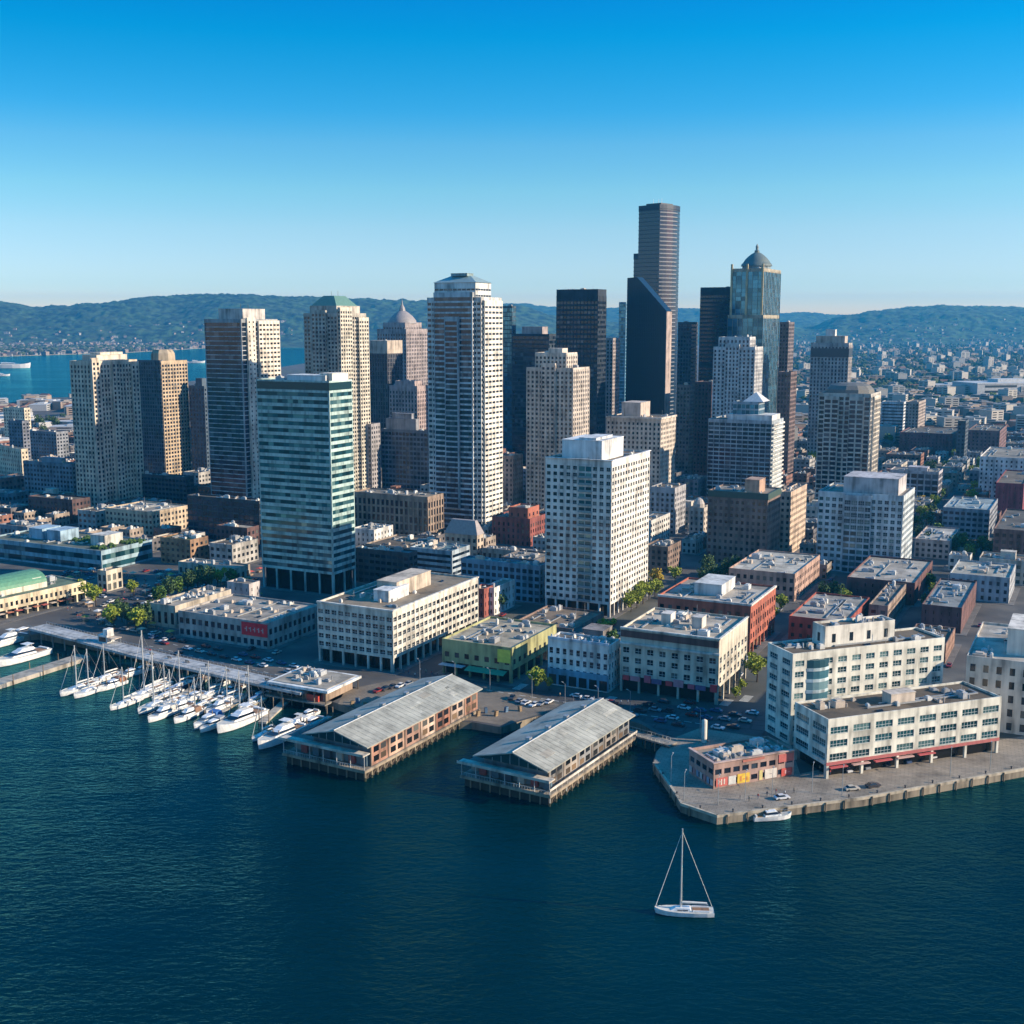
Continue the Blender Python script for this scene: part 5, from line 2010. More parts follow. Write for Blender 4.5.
def cabin(k, x0, x1, w0, w1, z0, z1, rake=.25):
    """coachroof or deckhouse with sloped ends"""
    p0 = [(x0, -w0), (x1, -w0 * .7), (x1, w0 * .7), (x0, w0)]
    dx = (x1 - x0) * rake
    p1 = [(x0 + dx * .3, -w1), (x1 - dx, -w1 * .65), (x1 - dx, w1 * .65), (x0 + dx * .3, w1)]
    k.prism(p0, z0, z1, True, p1)


def sailboat(name, label, L, mast, loc, rz, hullm=None, cover=None, group=None, roller=True, rope=.05):
    r = thing(name, label, 'sailboat', loc, rz, group)
    B, fb = L * .29, L * .075 + .2
    hm, dk = hull_mesh(L, B, fb, [hullm or HULLW, HULLB])
    link('hull', hm, r)
    dk.build('deck', DECKC, r)
    k = MB()
    cabin(k, -.12 * L, .24 * L, B * .3, B * .24, fb - .05, fb + .55)
    cb = k.build('cabin', HULLW, r)
    k = MB()
    for s in (-1, 1):
        k.box(-.06 * L, .12 * L, s * B * .29 - .03, s * B * .29 + .03, fb + .14, fb + .36)
    k.build('cabin_windows', CABG, cb)
    k = MB()
    k.box(-.42 * L, -.14 * L, -B * .24, B * .24, fb - .04, fb + .02)
    k.mi = 1
    for s in (-1, 1):
        k.box(-.42 * L, -.14 * L, s * B * .3 - .12, s * B * .3 + .12, fb - .05, fb + .3)
    k.build('cockpit', [TEAK, HULLW], r)
    mx = .06 * L
    k = MB()
    k.tube((mx, 0, fb), (mx, 0, fb + mast), L * .016, L * .012, 8)
    ms = k.build('mast', ALU, r)
    k = MB()
    for q in (.45, .72):
        k.tube((mx, -B * .3, fb + mast * q), (mx, B * .3, fb + mast * q), .04, n=5)
    k.build('spreaders', ALU, ms)
    k = MB()
    k.tube((mx, 0, fb + 1.5), (-.40 * L, 0, fb + 1.35), .09, n=6)
    k.build('boom', ALU, r)
    k = MB()
    n = 8
    for i in range(n):
        t0, t1 = i / n, (i + 1) / n
        k.tube((mx - .3 - t0 * .42 * L, 0, fb + 1.75 - .12 * t0), (mx - .3 - t1 * .42 * L, 0, fb + 1.75 - .12 * t1), .26 - .1 * abs(t0 - .3), .26 - .1 * abs(t1 - .3), 7)
    k.build('furled_sail', cover or flat((.70, .68, .62), .8), r)
    top = (mx, 0, fb + mast * .97)
    for e in ((.49 * L, 0, fb * 1.2), (-.49 * L, 0, fb), (mx - .3, B * .46, fb), (mx - .3, -B * .46, fb)):
        k = MB()
        fwd = e[0] > .3 * L
        if fwd and roller:
            k.tube(e, (mx * 1.1 + .2, 0, fb + mast * .92), rope * 1.4, rope * .8, 5)
            k.build('furled_jib', flat((.72, .70, .65), .8), r)
        else:
            k.tube(e, top, rope * (.6 if abs(e[1]) < .1 else .3), n=4)
            k.build('stay', ALU, r)
    for x_, s in ((.48, 1), (-.48, -1)):
        k = MB()
        pa_, pb_ = (x_ * L * .97, -B * .1, fb + .9), (x_ * L * .97, B * .1, fb + .9)
        k.tube(pa_, pb_, .035, n=4)
        for y_ in (-1, 1):
            k.tube((x_ * L * .9, y_ * B * .2, fb), (x_ * L * .97, y_ * B * .1, fb + .92), .035, n=4)
        k.build('pulpit' if s > 0 else 'pushpit', ALU, r)
    return r


def motorboat(name, label, L, loc, rz, fly=True, canopy=None, group=None, hullm=None, decks=1):
    r = thing(name, label, 'motorboat', loc, rz, group)
    B, fb = L * .31, L * .085 + .3
    hm, dk = hull_mesh(L, B, fb, [hullm or HULLW, HULLB if L < 10 else HULLW], stern=.9, sheer=.55)
    link('hull', hm, r)
    dk.build('deck', DECKC, r)
    k = MB()
    h1 = 1.0 + .03 * L
    cabin(k, -.22 * L, .24 * L, B * .38, B * .33, fb - .05, fb + h1, .35)
    cb = k.build('cabin', HULLW, r)
    k = MB()
    cabin(k, -.215 * L, .215 * L, B * .385, B * .352, fb + h1 * .4, fb + h1 * .82, .28)
    k.build('windscreen', CABG, cb)
    if fly:
        k = MB()
        cabin(k, -.2 * L, .06 * L, B * .3, B * .27, fb + h1, fb + h1 + .7, .2)
        k.build('flybridge', HULLW, r)
        k = MB()
        k.tube((-.16 * L, -B * .26, fb + h1 + .6), (-.16 * L, -B * .2, fb + h1 + 1.9), .06, n=5)
        k.tube((-.16 * L, B * .26, fb + h1 + .6), (-.16 * L, B * .2, fb + h1 + 1.9), .06, n=5)
        k.box(-.2 * L, -.06 * L, -B * .26, B * .26, fb + h1 + 1.9, fb + h1 + 2.02)
        k.build('radar_arch', canopy or HULLW, r)
    if canopy:
        k = MB()
        k.prism([(-.46 * L, -B * .42), (-.2 * L, -B * .42), (-.2 * L, B * .42), (-.46 * L, B * .42)], fb + .2, fb + h1 + .35, True,
                [(-.42 * L, -B * .36), (-.2 * L, -B * .36), (-.2 * L, B * .36), (-.42 * L, B * .36)])
        k.build('canopy', canopy, r)
    else:
        k = MB()
        k.box(-.44 * L, -.26 * L, -B * .3, B * .3, fb - .05, fb + .04)
        k.mi = 1
        k.box(-.46 * L, -.42 * L, -B * .34, B * .34, fb, fb + .5)
        k.build('cockpit', [TEAK, HULLW], r)
    k = MB()
    for s in (-1, 1):
        k.tube((.1 * L, s * B * .42, fb + .75), (.44 * L, s * B * .14, fb + 1.1), .035, n=4)
        for t in (.12, .24, .36):
            k.tube((t * L, s * B * (.43 - .5 * max(0, t - .1)), fb), (t * L, s * B * (.43 - .5 * max(0, t - .1)), fb + .8), .03, n=4)
    k.build('bow_rail', ALU, r)
    return r


# the lone yacht under bare mast in open water
p = ground(684, 914, 0)
hero = sailboat('sailboat', 'lone white sailboat with a tall bare mast drifting in open water at the front', 13.6, 19.6, p, pi - radians(4), rope=.065)
p = ground(772, 819, 0)
motorboat('motorboat', 'small white motorboat with a blue stern moored against the right hand quay', 11.0, p, radians(8), fly=False, hullm=HULLW)

HEAD = pi / 2 - GA + pi        # moored with the bow to the open water
def at_px(x, y):
    return ground(x, y, 0)


def bow_boat(kind, x, y, L, label, **kw):
    """place a moored boat by the spot where its seaward end meets the water"""
    rz = kw.pop('rz', HEAD) + radians(R.uniform(-4, 4))
    L = L * (1.18 if L < 20 else 1.05)
    p = at_px(x, y)
    c = p - Vector((cos(rz), sin(rz), 0)) * L * .5
    c.z = 0
    if kind == 's':
        return sailboat('sailboat', label, L, kw.pop('mast', L * 1.2), c, rz, group='boats in the marina', **kw)
    return motorboat('motorboat', label, L, c, rz, group='boats in the marina', **kw)


bow_boat('s', 60, 697, 15, 'white sailboat with a slanting furled jib, outermost left in the marina', mast=16)
bow_boat('s', 74, 699, 14, 'white sailboat side by side with the outermost left yacht, boom covered', mast=15.5)
bow_boat('m', 98, 692, 11, 'small white boat with a brown wooden deckhouse behind the leftmost yachts', fly=False, canopy=flat((.3, .12, .05)))
bow_boat('m', 118, 680, 10, 'white cruiser on the inner end of the left dock', fly=False)
bow_boat('s', 110, 711, 12.5, 'white sailboat alone at the left corner of the middle group', mast=13)
bow_boat('s', 128, 703, 17, 'white sailboat with the tallest mast in the marina', mast=23)
bow_boat('s', 138, 715, 16, 'white sailboat with a tall mast next to the tallest masted yacht', mast=19)
bow_boat('m', 148, 723, 12, 'white motorboat with a square stern canopy in front of the middle group', canopy=flat((.55, .52, .46)))
bow_boat('s', 152, 702, 12, 'white sailboat with a blue sail cover behind the middle group', mast=12, cover=CANB)
bow_boat('s', 168, 692, 12, 'navy hulled sailboat moored inshore with a short pale mast by the brown launch', mast=13, hullm=flat((.03, .05, .12), .35))
bow_boat('m', 184, 686, 9, 'brown wooden launch moored inshore under the promenade', fly=False, hullm=flat((.2, .08, .05), .5))
bow_boat('m', 166, 716, 11, 'cream cruiser with a flybridge packed among the middle boats')
bow_boat('s', 182, 720, 13, 'grey hulled sailboat with cluttered deck left of the blue covered boat', mast=12, hullm=flat((.34, .33, .32), .5))
bow_boat('m', 182, 704, 10, 'white cruiser with a low cabin on the middle dock', fly=False)
bow_boat('s', 198, 700, 11, 'small sailboat with a dark mast on the inner middle dock', mast=12)
bow_boat('m', 194, 730, 12, 'motorboat under a bright blue canvas cover next to the large white yacht', fly=False, canopy=CANB)
bow_boat('m', 206, 716, 11, 'white cruiser with a bow rail behind the blue covered boat')
bow_boat('s', 216, 706, 11, 'white sailboat with a pale furled sail behind the large motor yacht', mast=12)
bow_boat('m', 222, 697, 10, 'white launch pointing out from under the promenade', fly=False)
bow_boat('m', 200, 733, 10, 'white sport boat with a grey stern cover beside the large white yacht', fly=False, canopy=flat((.32, .33, .35)))
bow_boat('m', 217, 734, 22, 'largest white motor yacht with a long dark window strip in the marina')
bow_boat('s', 238, 712, 12, 'cream hulled sailboat with a bare mast on the dock behind the large motor yacht', mast=14, hullm=flat((.5, .43, .3), .4), cover=CANB)
bow_boat('m', 258, 750, 19, 'white motor yacht with a tall thin pole mast beside the first pier shed')
bow_boat('s', 252, 742, 10, 'small sailboat with a raked mast left of the pier shed yacht', mast=13)
bow_boat('m', 282, 736, 12, 'white cruiser with two canopies behind the pier shed yacht', canopy=flat((.6, .58, .54)))
bow_boat('m', 300, 732, 11, 'white domed cruiser tucked against the first pier shed', fly=False)
bow_boat('m', 298, 722, 9, 'small launch near the landing building canopy', fly=False)
bow_boat('s', 92, 684, 12, 'sailboat with a pale mast behind the brown deckhouse boat', mast=13)
bow_boat('m', 132, 676, 9, 'white launch at the inner end of the left dock under the promenade', fly=False)
bow_boat('s', 140, 695, 13, 'slim white sailboat between the tall masts and the promenade', mast=14)
bow_boat('s', 158, 711, 13, 'white sailboat with a thin dark boom cover behind the square sterned motorboat', mast=12, cover=DARKM)
bow_boat('m', 174, 724, 11, 'white cabin boat with a brown canopy left of the grey hulled sailboat', canopy=flat((.22, .12, .07)))
bow_boat('s', 190, 712, 12, 'dark green hulled sailboat behind the grey hulled sailboat', mast=13, hullm=flat((.02, .08, .06), .35))
bow_boat('m', 210, 690, 9, 'small cruiser under the promenade near the large yacht', fly=False, canopy=flat((.5, .5, .5)))
bow_boat('s', 228, 722, 13, 'sailboat with a tall pale mast alongside the large motor yacht', mast=15)
bow_boat('m', 248, 704, 10, 'white launch at the inner dock right of the large motor yacht', fly=False)
bow_boat('m', 270, 744, 13, 'white cruiser with an open cockpit alongside the pier shed yacht')
bow_boat('m', -6, 668, 24, 'big white yacht cut off by the left edge, nearest the wide dock', rz=HEAD)
bow_boat('m', -14, 650, 18, 'white cruiser cut off by the left edge behind the big yacht', rz=HEAD)
bow_boat('m', 6, 640, 14, 'small white boat tucked beside the shore at the left edge', fly=False)

# far ships on the bay
def ship(label, x, y, L):
    r = motorboat('ferry', label, L, ground(x, y, 0), radians(5), fly=True)
    r['category'] = 'ship'
    return r


ship('white ferry moored far off on the bay at the left edge', 10, 368, 120)
ship('small white ship crossing the far bay left of the dark slab tower', 196, 363, 60)
ship('tiny white ferry near the left edge of the bay', 2, 376, 40)
# ------------------------------------------------------------------ infill city blocks
def clash(u0, u1, v0, v1, m=4):
    for a, b, c, d in USED:
        if u0 < b + m and u1 > a - m and v0 < d + m and v1 > c - m:
            return True
    return False


FILL_COLS = [(.30, .24, .19), (.18, .09, .07), (.36, .34, .31), (.44, .39, .32), (.12, .11, .11), (.25, .12, .085), (.5, .48, .44), (.2, .21, .23), (.15, .1, .085), (.34, .27, .21)]


def template(i, d, w, h, col, gl):
    r = link('city_block', None)
    block(r, 0, d, 0, w, 0, h, st(col, gl, 3.6, 3.6, .55, .5, .35, top=1.5), units=4 + i % 4, seed=100 + i)
    if i % 3 == 0:
        penthouse(r, d * .3, d * .6, w * .3, w * .6, h - .8, h + 3, [min(.6, c * 1.2) for c in col])
    return r


TEMPL = []
for i in range(26):
    d = R.choice([18, 22, 26, 30, 34])
    w = R.choice([16, 20, 24, 30])
    h = R.choice([6, 8, 10, 12, 15, 18]) + R.random()
    o = template(i, d, w, h, FILL_COLS[i % len(FILL_COLS)], ['dark', 'navy', 'dark', 'teal'][i % 4] if i % 8 else 'dark')
    TEMPL.append((o, d, w, h))
for o, *_ in TEMPL:
    remember(o)

REGIONS = [
    (lambda x, D: x < 380, 'low city buildings on the left', 'low flat roofed block among the crowded left hand streets behind the market', 14),
    (lambda x, D: x < 700, 'low city buildings between the towers', 'low flat roofed block in the shaded streets between the central towers', 19),
    (lambda x, D: D < 1100, 'low city buildings on the right', 'low flat roofed block in the brick district on the right', 13),
    (lambda x, D: True, 'low city buildings far on the right', 'low block in the hazy district beyond the right hand towers', 12),
]
cand = []
u0 = 300
STREET_U, STREET_V = 92, 78
for iu in range(2, 40):
    for iv in range(-30, 40):
        for a in range(2):
            for c in range(2):
                uu = iu * STREET_U + a * 38 + R.uniform(0, 3)
                vv = iv * STREET_V + c * 31 + R.uniform(0, 3)
                X, Y = uu * UA[0] + vv * VA[0], uu * UA[1] + vv * VA[1]
                if Y < 480 or Y > 2600:
                    continue
                px, py = project((X, Y, GZ))
                if px < -60 or px > 1085 or not on_land(X, Y):
                    continue
                cand.append((Y, uu, vv, X, Y, px, py))
cand.sort()
nfill = 0
first = set()
for Y, uu, vv, X, Yy, px, py in cand:
    if (Y < 640 and 250 <= px < 520) or (Y < 590 and px < 250) or (Y < 600 and px < 780):
        continue
    reg = next(g for g in REGIONS if g[0](px, Y))
    ok = None
    for t in range(14):
        i = R.randrange(len(TEMPL))
        o, d, w, h = TEMPL[i]
        if h > reg[3]:
            continue
        if not clash(uu, uu + d, vv, vv + w) and all(on_land(X + UA[0] * q + VA[0] * e, Yy + UA[1] * q + VA[1] * e) for q in (-4, d + 3) for e in (-4, w + 3)):
            ok = i
            break
    if ok is None:
        continue
    o, d, w, h = TEMPL[ok]
    USED.append((uu, uu + d, vv, vv + w))
    nfill += 1
    if nfill > 290:
        break
    if ok not in first:
        first.add(ok)
        r = o
        r.location = (X, Yy, GZ)
        r.rotation_euler = (0, 0, pi / 2 - GA)
    else:
        r = dup(o, (X, Yy, GZ), pi / 2 - GA)
    tag(r, reg[2], 'building', reg[1])
for i, (o, *_) in enumerate(TEMPL):
    if i not in first:
        for ch in KIDS[o.name]:
            bpy.data.objects.remove(ch)
        bpy.data.objects.remove(o)

# smaller buildings squeezed into the gaps between the blocks
SMALL = []
for i in range(14):
    d, w, h = R.uniform(9, 15), R.uniform(8, 14), R.choice([4, 5.5, 7, 8.5]) + R.random()
    r = link('small_building', None)
    block(r, 0, d, 0, w, 0, h, st(FILL_COLS[(i * 3) % len(FILL_COLS)], 'dark', 3.4, 3.2, .5, .5, .3, top=1.2), units=3, seed=300 + i)
    SMALL.append((remember(r), d, w, h))
small_used = set()
ns = 0
spots_ = []
for iu in range(0, 80):
    for iv in range(-70, 60):
        uu, vv = 480 + iu * 17 + R.uniform(-2, 2), iv * 16 + R.uniform(-2, 2)
        X, Y = uu * UA[0] + vv * VA[0], uu * UA[1] + vv * VA[1]
        if Y < 585 or Y > 1500:
            continue
        px, py = project((X, Y, GZ))
        if -20 < px < 1045 and on_land(X, Y) and not (Y < 660 and 95 < px < 780) and R.random() < .55:
            spots_.append((Y, uu, vv, X, px))
spots_.sort()
for Y, uu, vv, X, px in spots_:
    i = R.randrange(len(SMALL))
    o, d, w, h = SMALL[i]
    if clash(uu, uu + d, vv, vv + w, 3.2):
        continue
    USED.append((uu, uu + d, vv, vv + w))
    if i in small_used:
        r = dup(o, (X, Y, GZ), pi / 2 - GA)
    else:
        small_used.add(i)
        r = o
        r.location = (X, Y, GZ)
        r.rotation_euler = (0, 0, pi / 2 - GA)
    side = 'left' if px < 380 else 'central' if px < 700 else 'right hand'
    tag(r, 'small flat roofed building squeezed between the ' + side + ' city blocks', 'small building', 'small buildings in the ' + side + ' blocks')
    ns += 1
    if ns > 230:
        break

# ------------------------------------------------------------------ houses of the far districts
def house_mesh(l, w, h, rh, wc, rc, flat_=False):
    k = MB()
    k.prism([(-l / 2, -w / 2), (l / 2, -w / 2), (l / 2, w / 2), (-l / 2, w / 2)], -3, h)
    k.mi = 1
    if flat_:
        k.box(-l / 2 - .2, l / 2 + .2, -w / 2 - .2, w / 2 + .2, h, h + .6)
        k.box(-l * .2, l * .1, -w * .2, w * .2, h + .6, h + 2.4)
    else:
        e = .4
        p = [(-l / 2 - e, -w / 2 - e, h), (l / 2 + e, -w / 2 - e, h), (l / 2 + e, 0, h + rh), (-l / 2 - e, 0, h + rh), (l / 2 + e, w / 2 + e, h), (-l / 2 - e, w / 2 + e, h)]
        n = len(k.v)
        k.v += p
        for f in ((0, 1, 2, 3), (3, 2, 4, 5), (0, 3, 5), (1, 4, 2)):
            k.f.append(tuple(n + i for i in f))
            k.m.append(1)
    k.mi = 2
    nf = max(1, int(h / 3))
    for j in range(nf):
        for s in (-1, 1):
            k.box(-l * .42, -l * .08, s * w / 2 - .06, s * w / 2 + .06, j * 3 + 1, j * 3 + 2.3)
            k.box(l * .08, l * .42, s * w / 2 - .06, s * w / 2 + .06, j * 3 + 1, j * 3 + 2.3)
    return k.mesh('house', [flat(wc, .8), flat(rc, .8), G_DARK])


HM = [house_mesh(14, 10, 6, 3.5, (.42, .39, .36), (.12, .10, .09)), house_mesh(18, 11, 7, 3, (.36, .28, .22), (.17, .08, .06)),
      house_mesh(30, 14, 9, 0, (.36, .34, .31), (.22, .21, .2), True), house_mesh(16, 12, 6, 3.5, (.22, .18, .15), (.12, .1, .09)),
      house_mesh(38, 18, 12, 0, (.3, .23, .18), (.24, .22, .2), True), house_mesh(22, 20, 22, 0, (.46, .42, .36), (.34, .33, .3), True),
      house_mesh(60, 26, 9, 0, (.42, .42, .42), (.5, .5, .49), True), house_mesh(13, 10, 5, 3.5, (.28, .28, .28), (.09, .09, .1))]


def terrain_z(px, Y):
    z = GZ
    for hz, x0, x1, d0, d1 in HILLS:
        if x0 <= px <= x1 and d0 <= Y <= d1 * .995:
            z = max(z, hz(px, Y) + 4)
    return z


def scatter(n, pick, label, group, name='house', cat='house', kinds=range(8), limit=290):
    pts = []
    tries = 0
    while len(pts) < n and tries < n * 40:
        tries += 1
        px, Y = pick()
        X = (px - 512) / F * Y
        if not on_land(X, Y):
            continue
        pu = uv(X, Y)
        if clash(pu[0] - 9, pu[0] + 9, pu[1] - 9, pu[1] + 9, 2):
            continue
        pts.append((Y, X, px))
    pts.sort()
    kinds = list(kinds)
    for Y, X, px in pts[:limit]:
        o = link(name, HM[R.choice(kinds)], None, (X, Y, terrain_z(px, Y)))
        o.rotation_euler = (0, 0, R.choice([0, pi / 2]) + R.choice([pi / 2 - GA, .1, .5]))
        tag(o, label, cat, group)
    rest = pts[limit:]
    if rest:
        v, f, mi = [], [], []
        data = []
        for m in HM:
            data.append(([tuple(q.co) for q in m.vertices], [tuple(p.vertices) for p in m.polygons], [p.material_index for p in m.polygons]))
        mats = []
        for m in HM:
            for q in m.materials:
                if q not in mats:
                    mats.append(q)
        for Y, X, px in rest:
            j = R.choice(kinds)
            a = R.choice([0, pi / 2]) + R.choice([pi / 2 - GA, .1, .5])
            ca, sa = cos(a), sin(a)
            z = terrain_z(px, Y)
            b = len(v)
            v += [(X + x * ca - y * sa, Y + x * sa + y * ca, z + zz) for x, y, zz in data[j][0]]
            f += [tuple(b + i for i in q) for q in data[j][1]]
            mi += [mats.index(HM[j].materials[i]) for i in data[j][2]]
        me = bpy.data.meshes.new('distant_houses')
        me.from_pydata(v, [], f)
        for m in mats:
            me.materials.append(m)
        me.polygons.foreach_set('material_index', mi)
        o = link('distant_houses', me)
        o['kind'] = 'stuff'
        o['label'] = 'mass of tiny houses, further part of: ' + group


def pick_right():
    return R.uniform(765, 1050), 1250 * (6800 / 1250) ** (R.random() ** 1.15)


def pick_right_hill():
    return R.uniform(790, 1050), R.uniform(6900, 7900)


def pick_left_shore():
    return R.uniform(-30, 300), R.uniform(4300, 6500)


def pick_left_hill():
    return R.uniform(-30, 300), 6320 + 700 * R.random() ** 2.5


scatter(1500, pick_right, 'tiny pale house in the sprawling far district below the right hand hill', 'houses of the far right district', kinds=(0, 1, 1, 3, 3, 7, 2, 4, 4, 5))
scatter(190, pick_right_hill, 'tiny house on the lower slope of the right hand hill', 'houses on the right hill', 'hillside_house', 'hillside house', kinds=(0, 1, 2, 3, 7), limit=120)
scatter(950, pick_left_shore, 'tiny pale building of the town on the far shore of the bay', 'houses across the bay', 'shore_building', 'shore building', kinds=(0, 1, 1, 0, 3, 7, 2, 4), limit=280)
scatter(190, pick_left_hill, 'tiny house on the wooded slope across the bay', 'houses on the left hill', 'slope_house', 'slope house', kinds=(0, 1, 3, 2), limit=150)

# low bayside sheds and yards at the near edge of the bay
def pick_bay():
    return R.uniform(-20, 300), R.uniform(1100, 2100)


scatter(150, pick_bay, 'low bayside shed or depot near the water at the far left', 'bayside sheds', 'bayside_shed', 'shed', kinds=(1, 2, 3, 4, 6), limit=150)

# larger landmarks of the far right
def landmark(label, x, y, kind, rz=.4, s=1.0, cat='building', name='distant_building'):
    o = link(name, HM[kind], None, at_dist(x, dist_of_row(y)))
    o.scale = (s, s, s)
    o.rotation_euler = (0, 0, rz)
    tag(o, label, cat)


landmark('long white roofed hangar far away at the right edge', 1010, 398, 6, .2, 3.0)
landmark('white roofed depot left of the long hangar in the far right district', 955, 392, 6, .1, 1.6)
landmark('slender pale tower standing alone in the far right district', 962, 362, 5, .3, 1.5)
for i, (x, y) in enumerate(((969, 376), (978, 376), (988, 375), (996, 376))):
    o = link('distant_building', HM[5], None, at_dist(x, dist_of_row(y)))
    o.rotation_euler = (0, 0, .35)
    tag(o, 'sunlit cream block in the row of four towers of the far right district', 'building', 'row of four cream blocks')
landmark('tall white block alone at the right edge below the hill', 1020, 382, 5, .3, 1.2)

# ------------------------------------------------------------------ trees
LEAVES = []
for c0, c1 in (((.04, .10, .015), (.13, .22, .03)), ((.14, .19, .015), (.36, .40, .04)), ((.28, .19, .02), (.5, .36, .03)), ((.025, .06, .018), (.08, .14, .035))):
    m, n, l, p = new_mat('foliage')
    ge = N(n, 'ShaderNodeNewGeometry')
    c = ramp(n, l, ge.outputs['Random Per Island'], [(0, c0), (1, c1)])
    l.new(c, p.inputs['Base Color'])
    p.inputs['Roughness'].default_value = .8
    LEAVES.append(m)
BARK = flat((.07, .05, .035), .9)


def tree_proto(seed, leaf, h, wd, n=620):
    r = link('tree', None)
    rr = random.Random(seed)
    k = MB()
    k.tube((0, 0, -.2), (.1, 0, h * .4), .28, .18, 7)
    limbs = []
    for i in range(6):
        a = i * 1.05 + rr.random()
        e = (cos(a) * wd * .3, sin(a) * wd * .3, h * rr.uniform(.5, .75))
        k.tube((.05, 0, h * rr.uniform(.25, .4)), e, .12, .05, 5)
        limbs.append(e)
    k.build('trunk', BARK, r)
    k = MB()
    cl = [(rr.gauss(0, wd * .2), rr.gauss(0, wd * .2), h * rr.uniform(.38, .92), rr.uniform(.16, .28) * wd) for i in range(11)] + [(e[0], e[1], e[2], wd * .2) for e in limbs]
    for i in range(n):
        cx, cy, cz, cr = cl[i % len(cl)]
        t, z = rr.uniform(0, 2 * pi), rr.uniform(-1, 1)
        q = math.sqrt(1 - z * z) * cr * rr.uniform(.75, 1.1)
        p = Vector((cx + q * cos(t), cy + q * sin(t), cz + z * cr))
        a = Vector((rr.gauss(0, 1), rr.gauss(0, 1), rr.gauss(0, .7))).normalized()
        b = a.cross(Vector((rr.gauss(0, 1), rr.gauss(0, 1), rr.gauss(0, 1)))).normalized()
        s = rr.uniform(.3, .7)
        k.face([p + a * s, p + b * s * .8, p - a * s, p - b * s * .8])
    k.build('crown', leaf, r)
    return remember(r)


PROTO = [tree_proto(1, LEAVES[0], 9, 6.5), tree_proto(2, LEAVES[1], 9, 6), tree_proto(3, LEAVES[2], 8.5, 5.5), tree_proto(4, LEAVES[3], 10, 7.5), tree_proto(5, LEAVES[1], 7.5, 5)]
used_p = set()


def tree(i, loc, s, label, group=None):
    if i in used_p:
        r = dup(PROTO[i], loc, R.uniform(0, 6.28), scale=s)
        if 'group' in r.keys():
            del r['group']
    else:
        used_p.add(i)
        r = PROTO[i]
        r.location = loc
        r.scale = (s,) * 3
    return tag(r, label, 'tree', group)


def trees(pxs, i, s, label, group):
    for x, y in pxs:
        tree(i if not isinstance(i, tuple) else R.choice(i), ground(x, y), s * R.uniform(.85, 1.15), label, group)


tree(1, ground(114, 629), 1.15, 'bright green tree behind the promenade, left of the pair')
tree(1, ground(136, 632), 1.15, 'bright green tree behind the promenade, right of the pair')
trees([(122, 622), (128, 626), (146, 628), (150, 622)], 3, 1.0, 'dark green tree in the shade around the bright pair behind the promenade', 'dark trees behind the promenade')
trees([(96, 606), (84, 600), (134, 596), (218, 588), (232, 586), (246, 600)], (0, 1), 1.0, 'leafy tree standing among the stalls of the plaza at the left', 'trees on the plaza')
trees([(452, 600), (444, 604), (500, 612), (606, 640), (612, 648), (640, 640), (780, 612), (772, 622), (696, 600), (828, 612), (846, 606), (930, 590), (936, 600), (926, 610)], (0, 3, 1), .9, 'street tree in the gap between the mid city blocks', 'street trees between the blocks')
tree(1, ground(535, 692), 1.0, 'round bright green tree on the waterfront before the white shop building')
tree(2, ground(549, 690), .55, 'small ochre tree beside the round bright green waterfront tree')
tree(2, ground(657, 590), 1.25, 'yellow autumn tree right of the white slab block')
tree(1, ground(675, 582), .9, 'light green tree just right of the yellow autumn tree')
trees([(631, 612), (637, 608), (643, 604), (649, 600), (655, 597), (628, 606)], (1, 3), 1.0, 'green tree in the row along the sunlit flank of the white slab block', 'trees by the white slab block')
trees([(704, 585), (712, 583), (720, 582), (728, 580), (735, 577), (708, 576)], 3, 1.0, 'dark green tree in the clump before the dark brown brick block', 'trees before the dark brick block')
tree(1, ground(757, 682), 1.15, 'big yellow green tree in the side street beside the beige corner building')
trees([(742, 690), (736, 698)], 4, .6, 'small green shrub like tree by the wall of the beige corner building', 'small trees in the side street')
trees([(921, 545), (926, 532), (932, 520), (936, 510), (941, 500), (930, 552), (948, 487), (952, 478), (938, 540)], (0, 3, 1), 1.15, 'leafy tree along the street that runs up the right hand side', 'street trees on the right')
trees([(960, 470), (955, 462), (950, 452), (958, 446), (972, 505), (976, 495), (973, 480), (980, 472)], (1, 0), 1.3, 'bright green tree further up the right hand street', 'far street trees on the right')
trees([(952, 556), (962, 553), (972, 556), (982, 553), (990, 556), (968, 562)], (3, 0), 1.1, 'tree in the green belt below the blue roofed low shed', 'trees by the blue roofed shed')
trees([(918, 515), (921, 522), (917, 530), (922, 508)], (2, 1), 1.2, 'olive tree right behind the broad pale apartment block', 'trees behind the broad apartment block')
trees([(824, 600), (832, 598), (840, 601)], 3, .8, 'small dark tree at the foot of the broad pale apartment block', 'trees at the apartment foot')
trees([(160, 606), (168, 600), (178, 596), (188, 594), (198, 590), (206, 592)], (3, 0), 1.1, 'dark green tree in the shaded plaza behind the low market blocks', 'plaza trees')
trees([(40, 430), (48, 427), (56, 429), (64, 426), (44, 436)], 3, 1.6, 'tree in the small park near the bay at the far left', 'bayside trees')
far = []
while len(far) < 90:
    x, Y = R.uniform(770, 1040), R.uniform(1000, 2600)
    X = (x - 512) / F * Y
    q = uv(X, Y)
    if not clash(q[0] - 5, q[0] + 5, q[1] - 5, q[1] + 5, 1):
        far.append((X, Y))
for X, Y in far:
    tree(R.choice((0, 3, 3, 1)), (X, Y, GZ), R.uniform(1, 1.7), 'tree among the roofs of the far right district', 'trees of the far right district')
mb = MB()
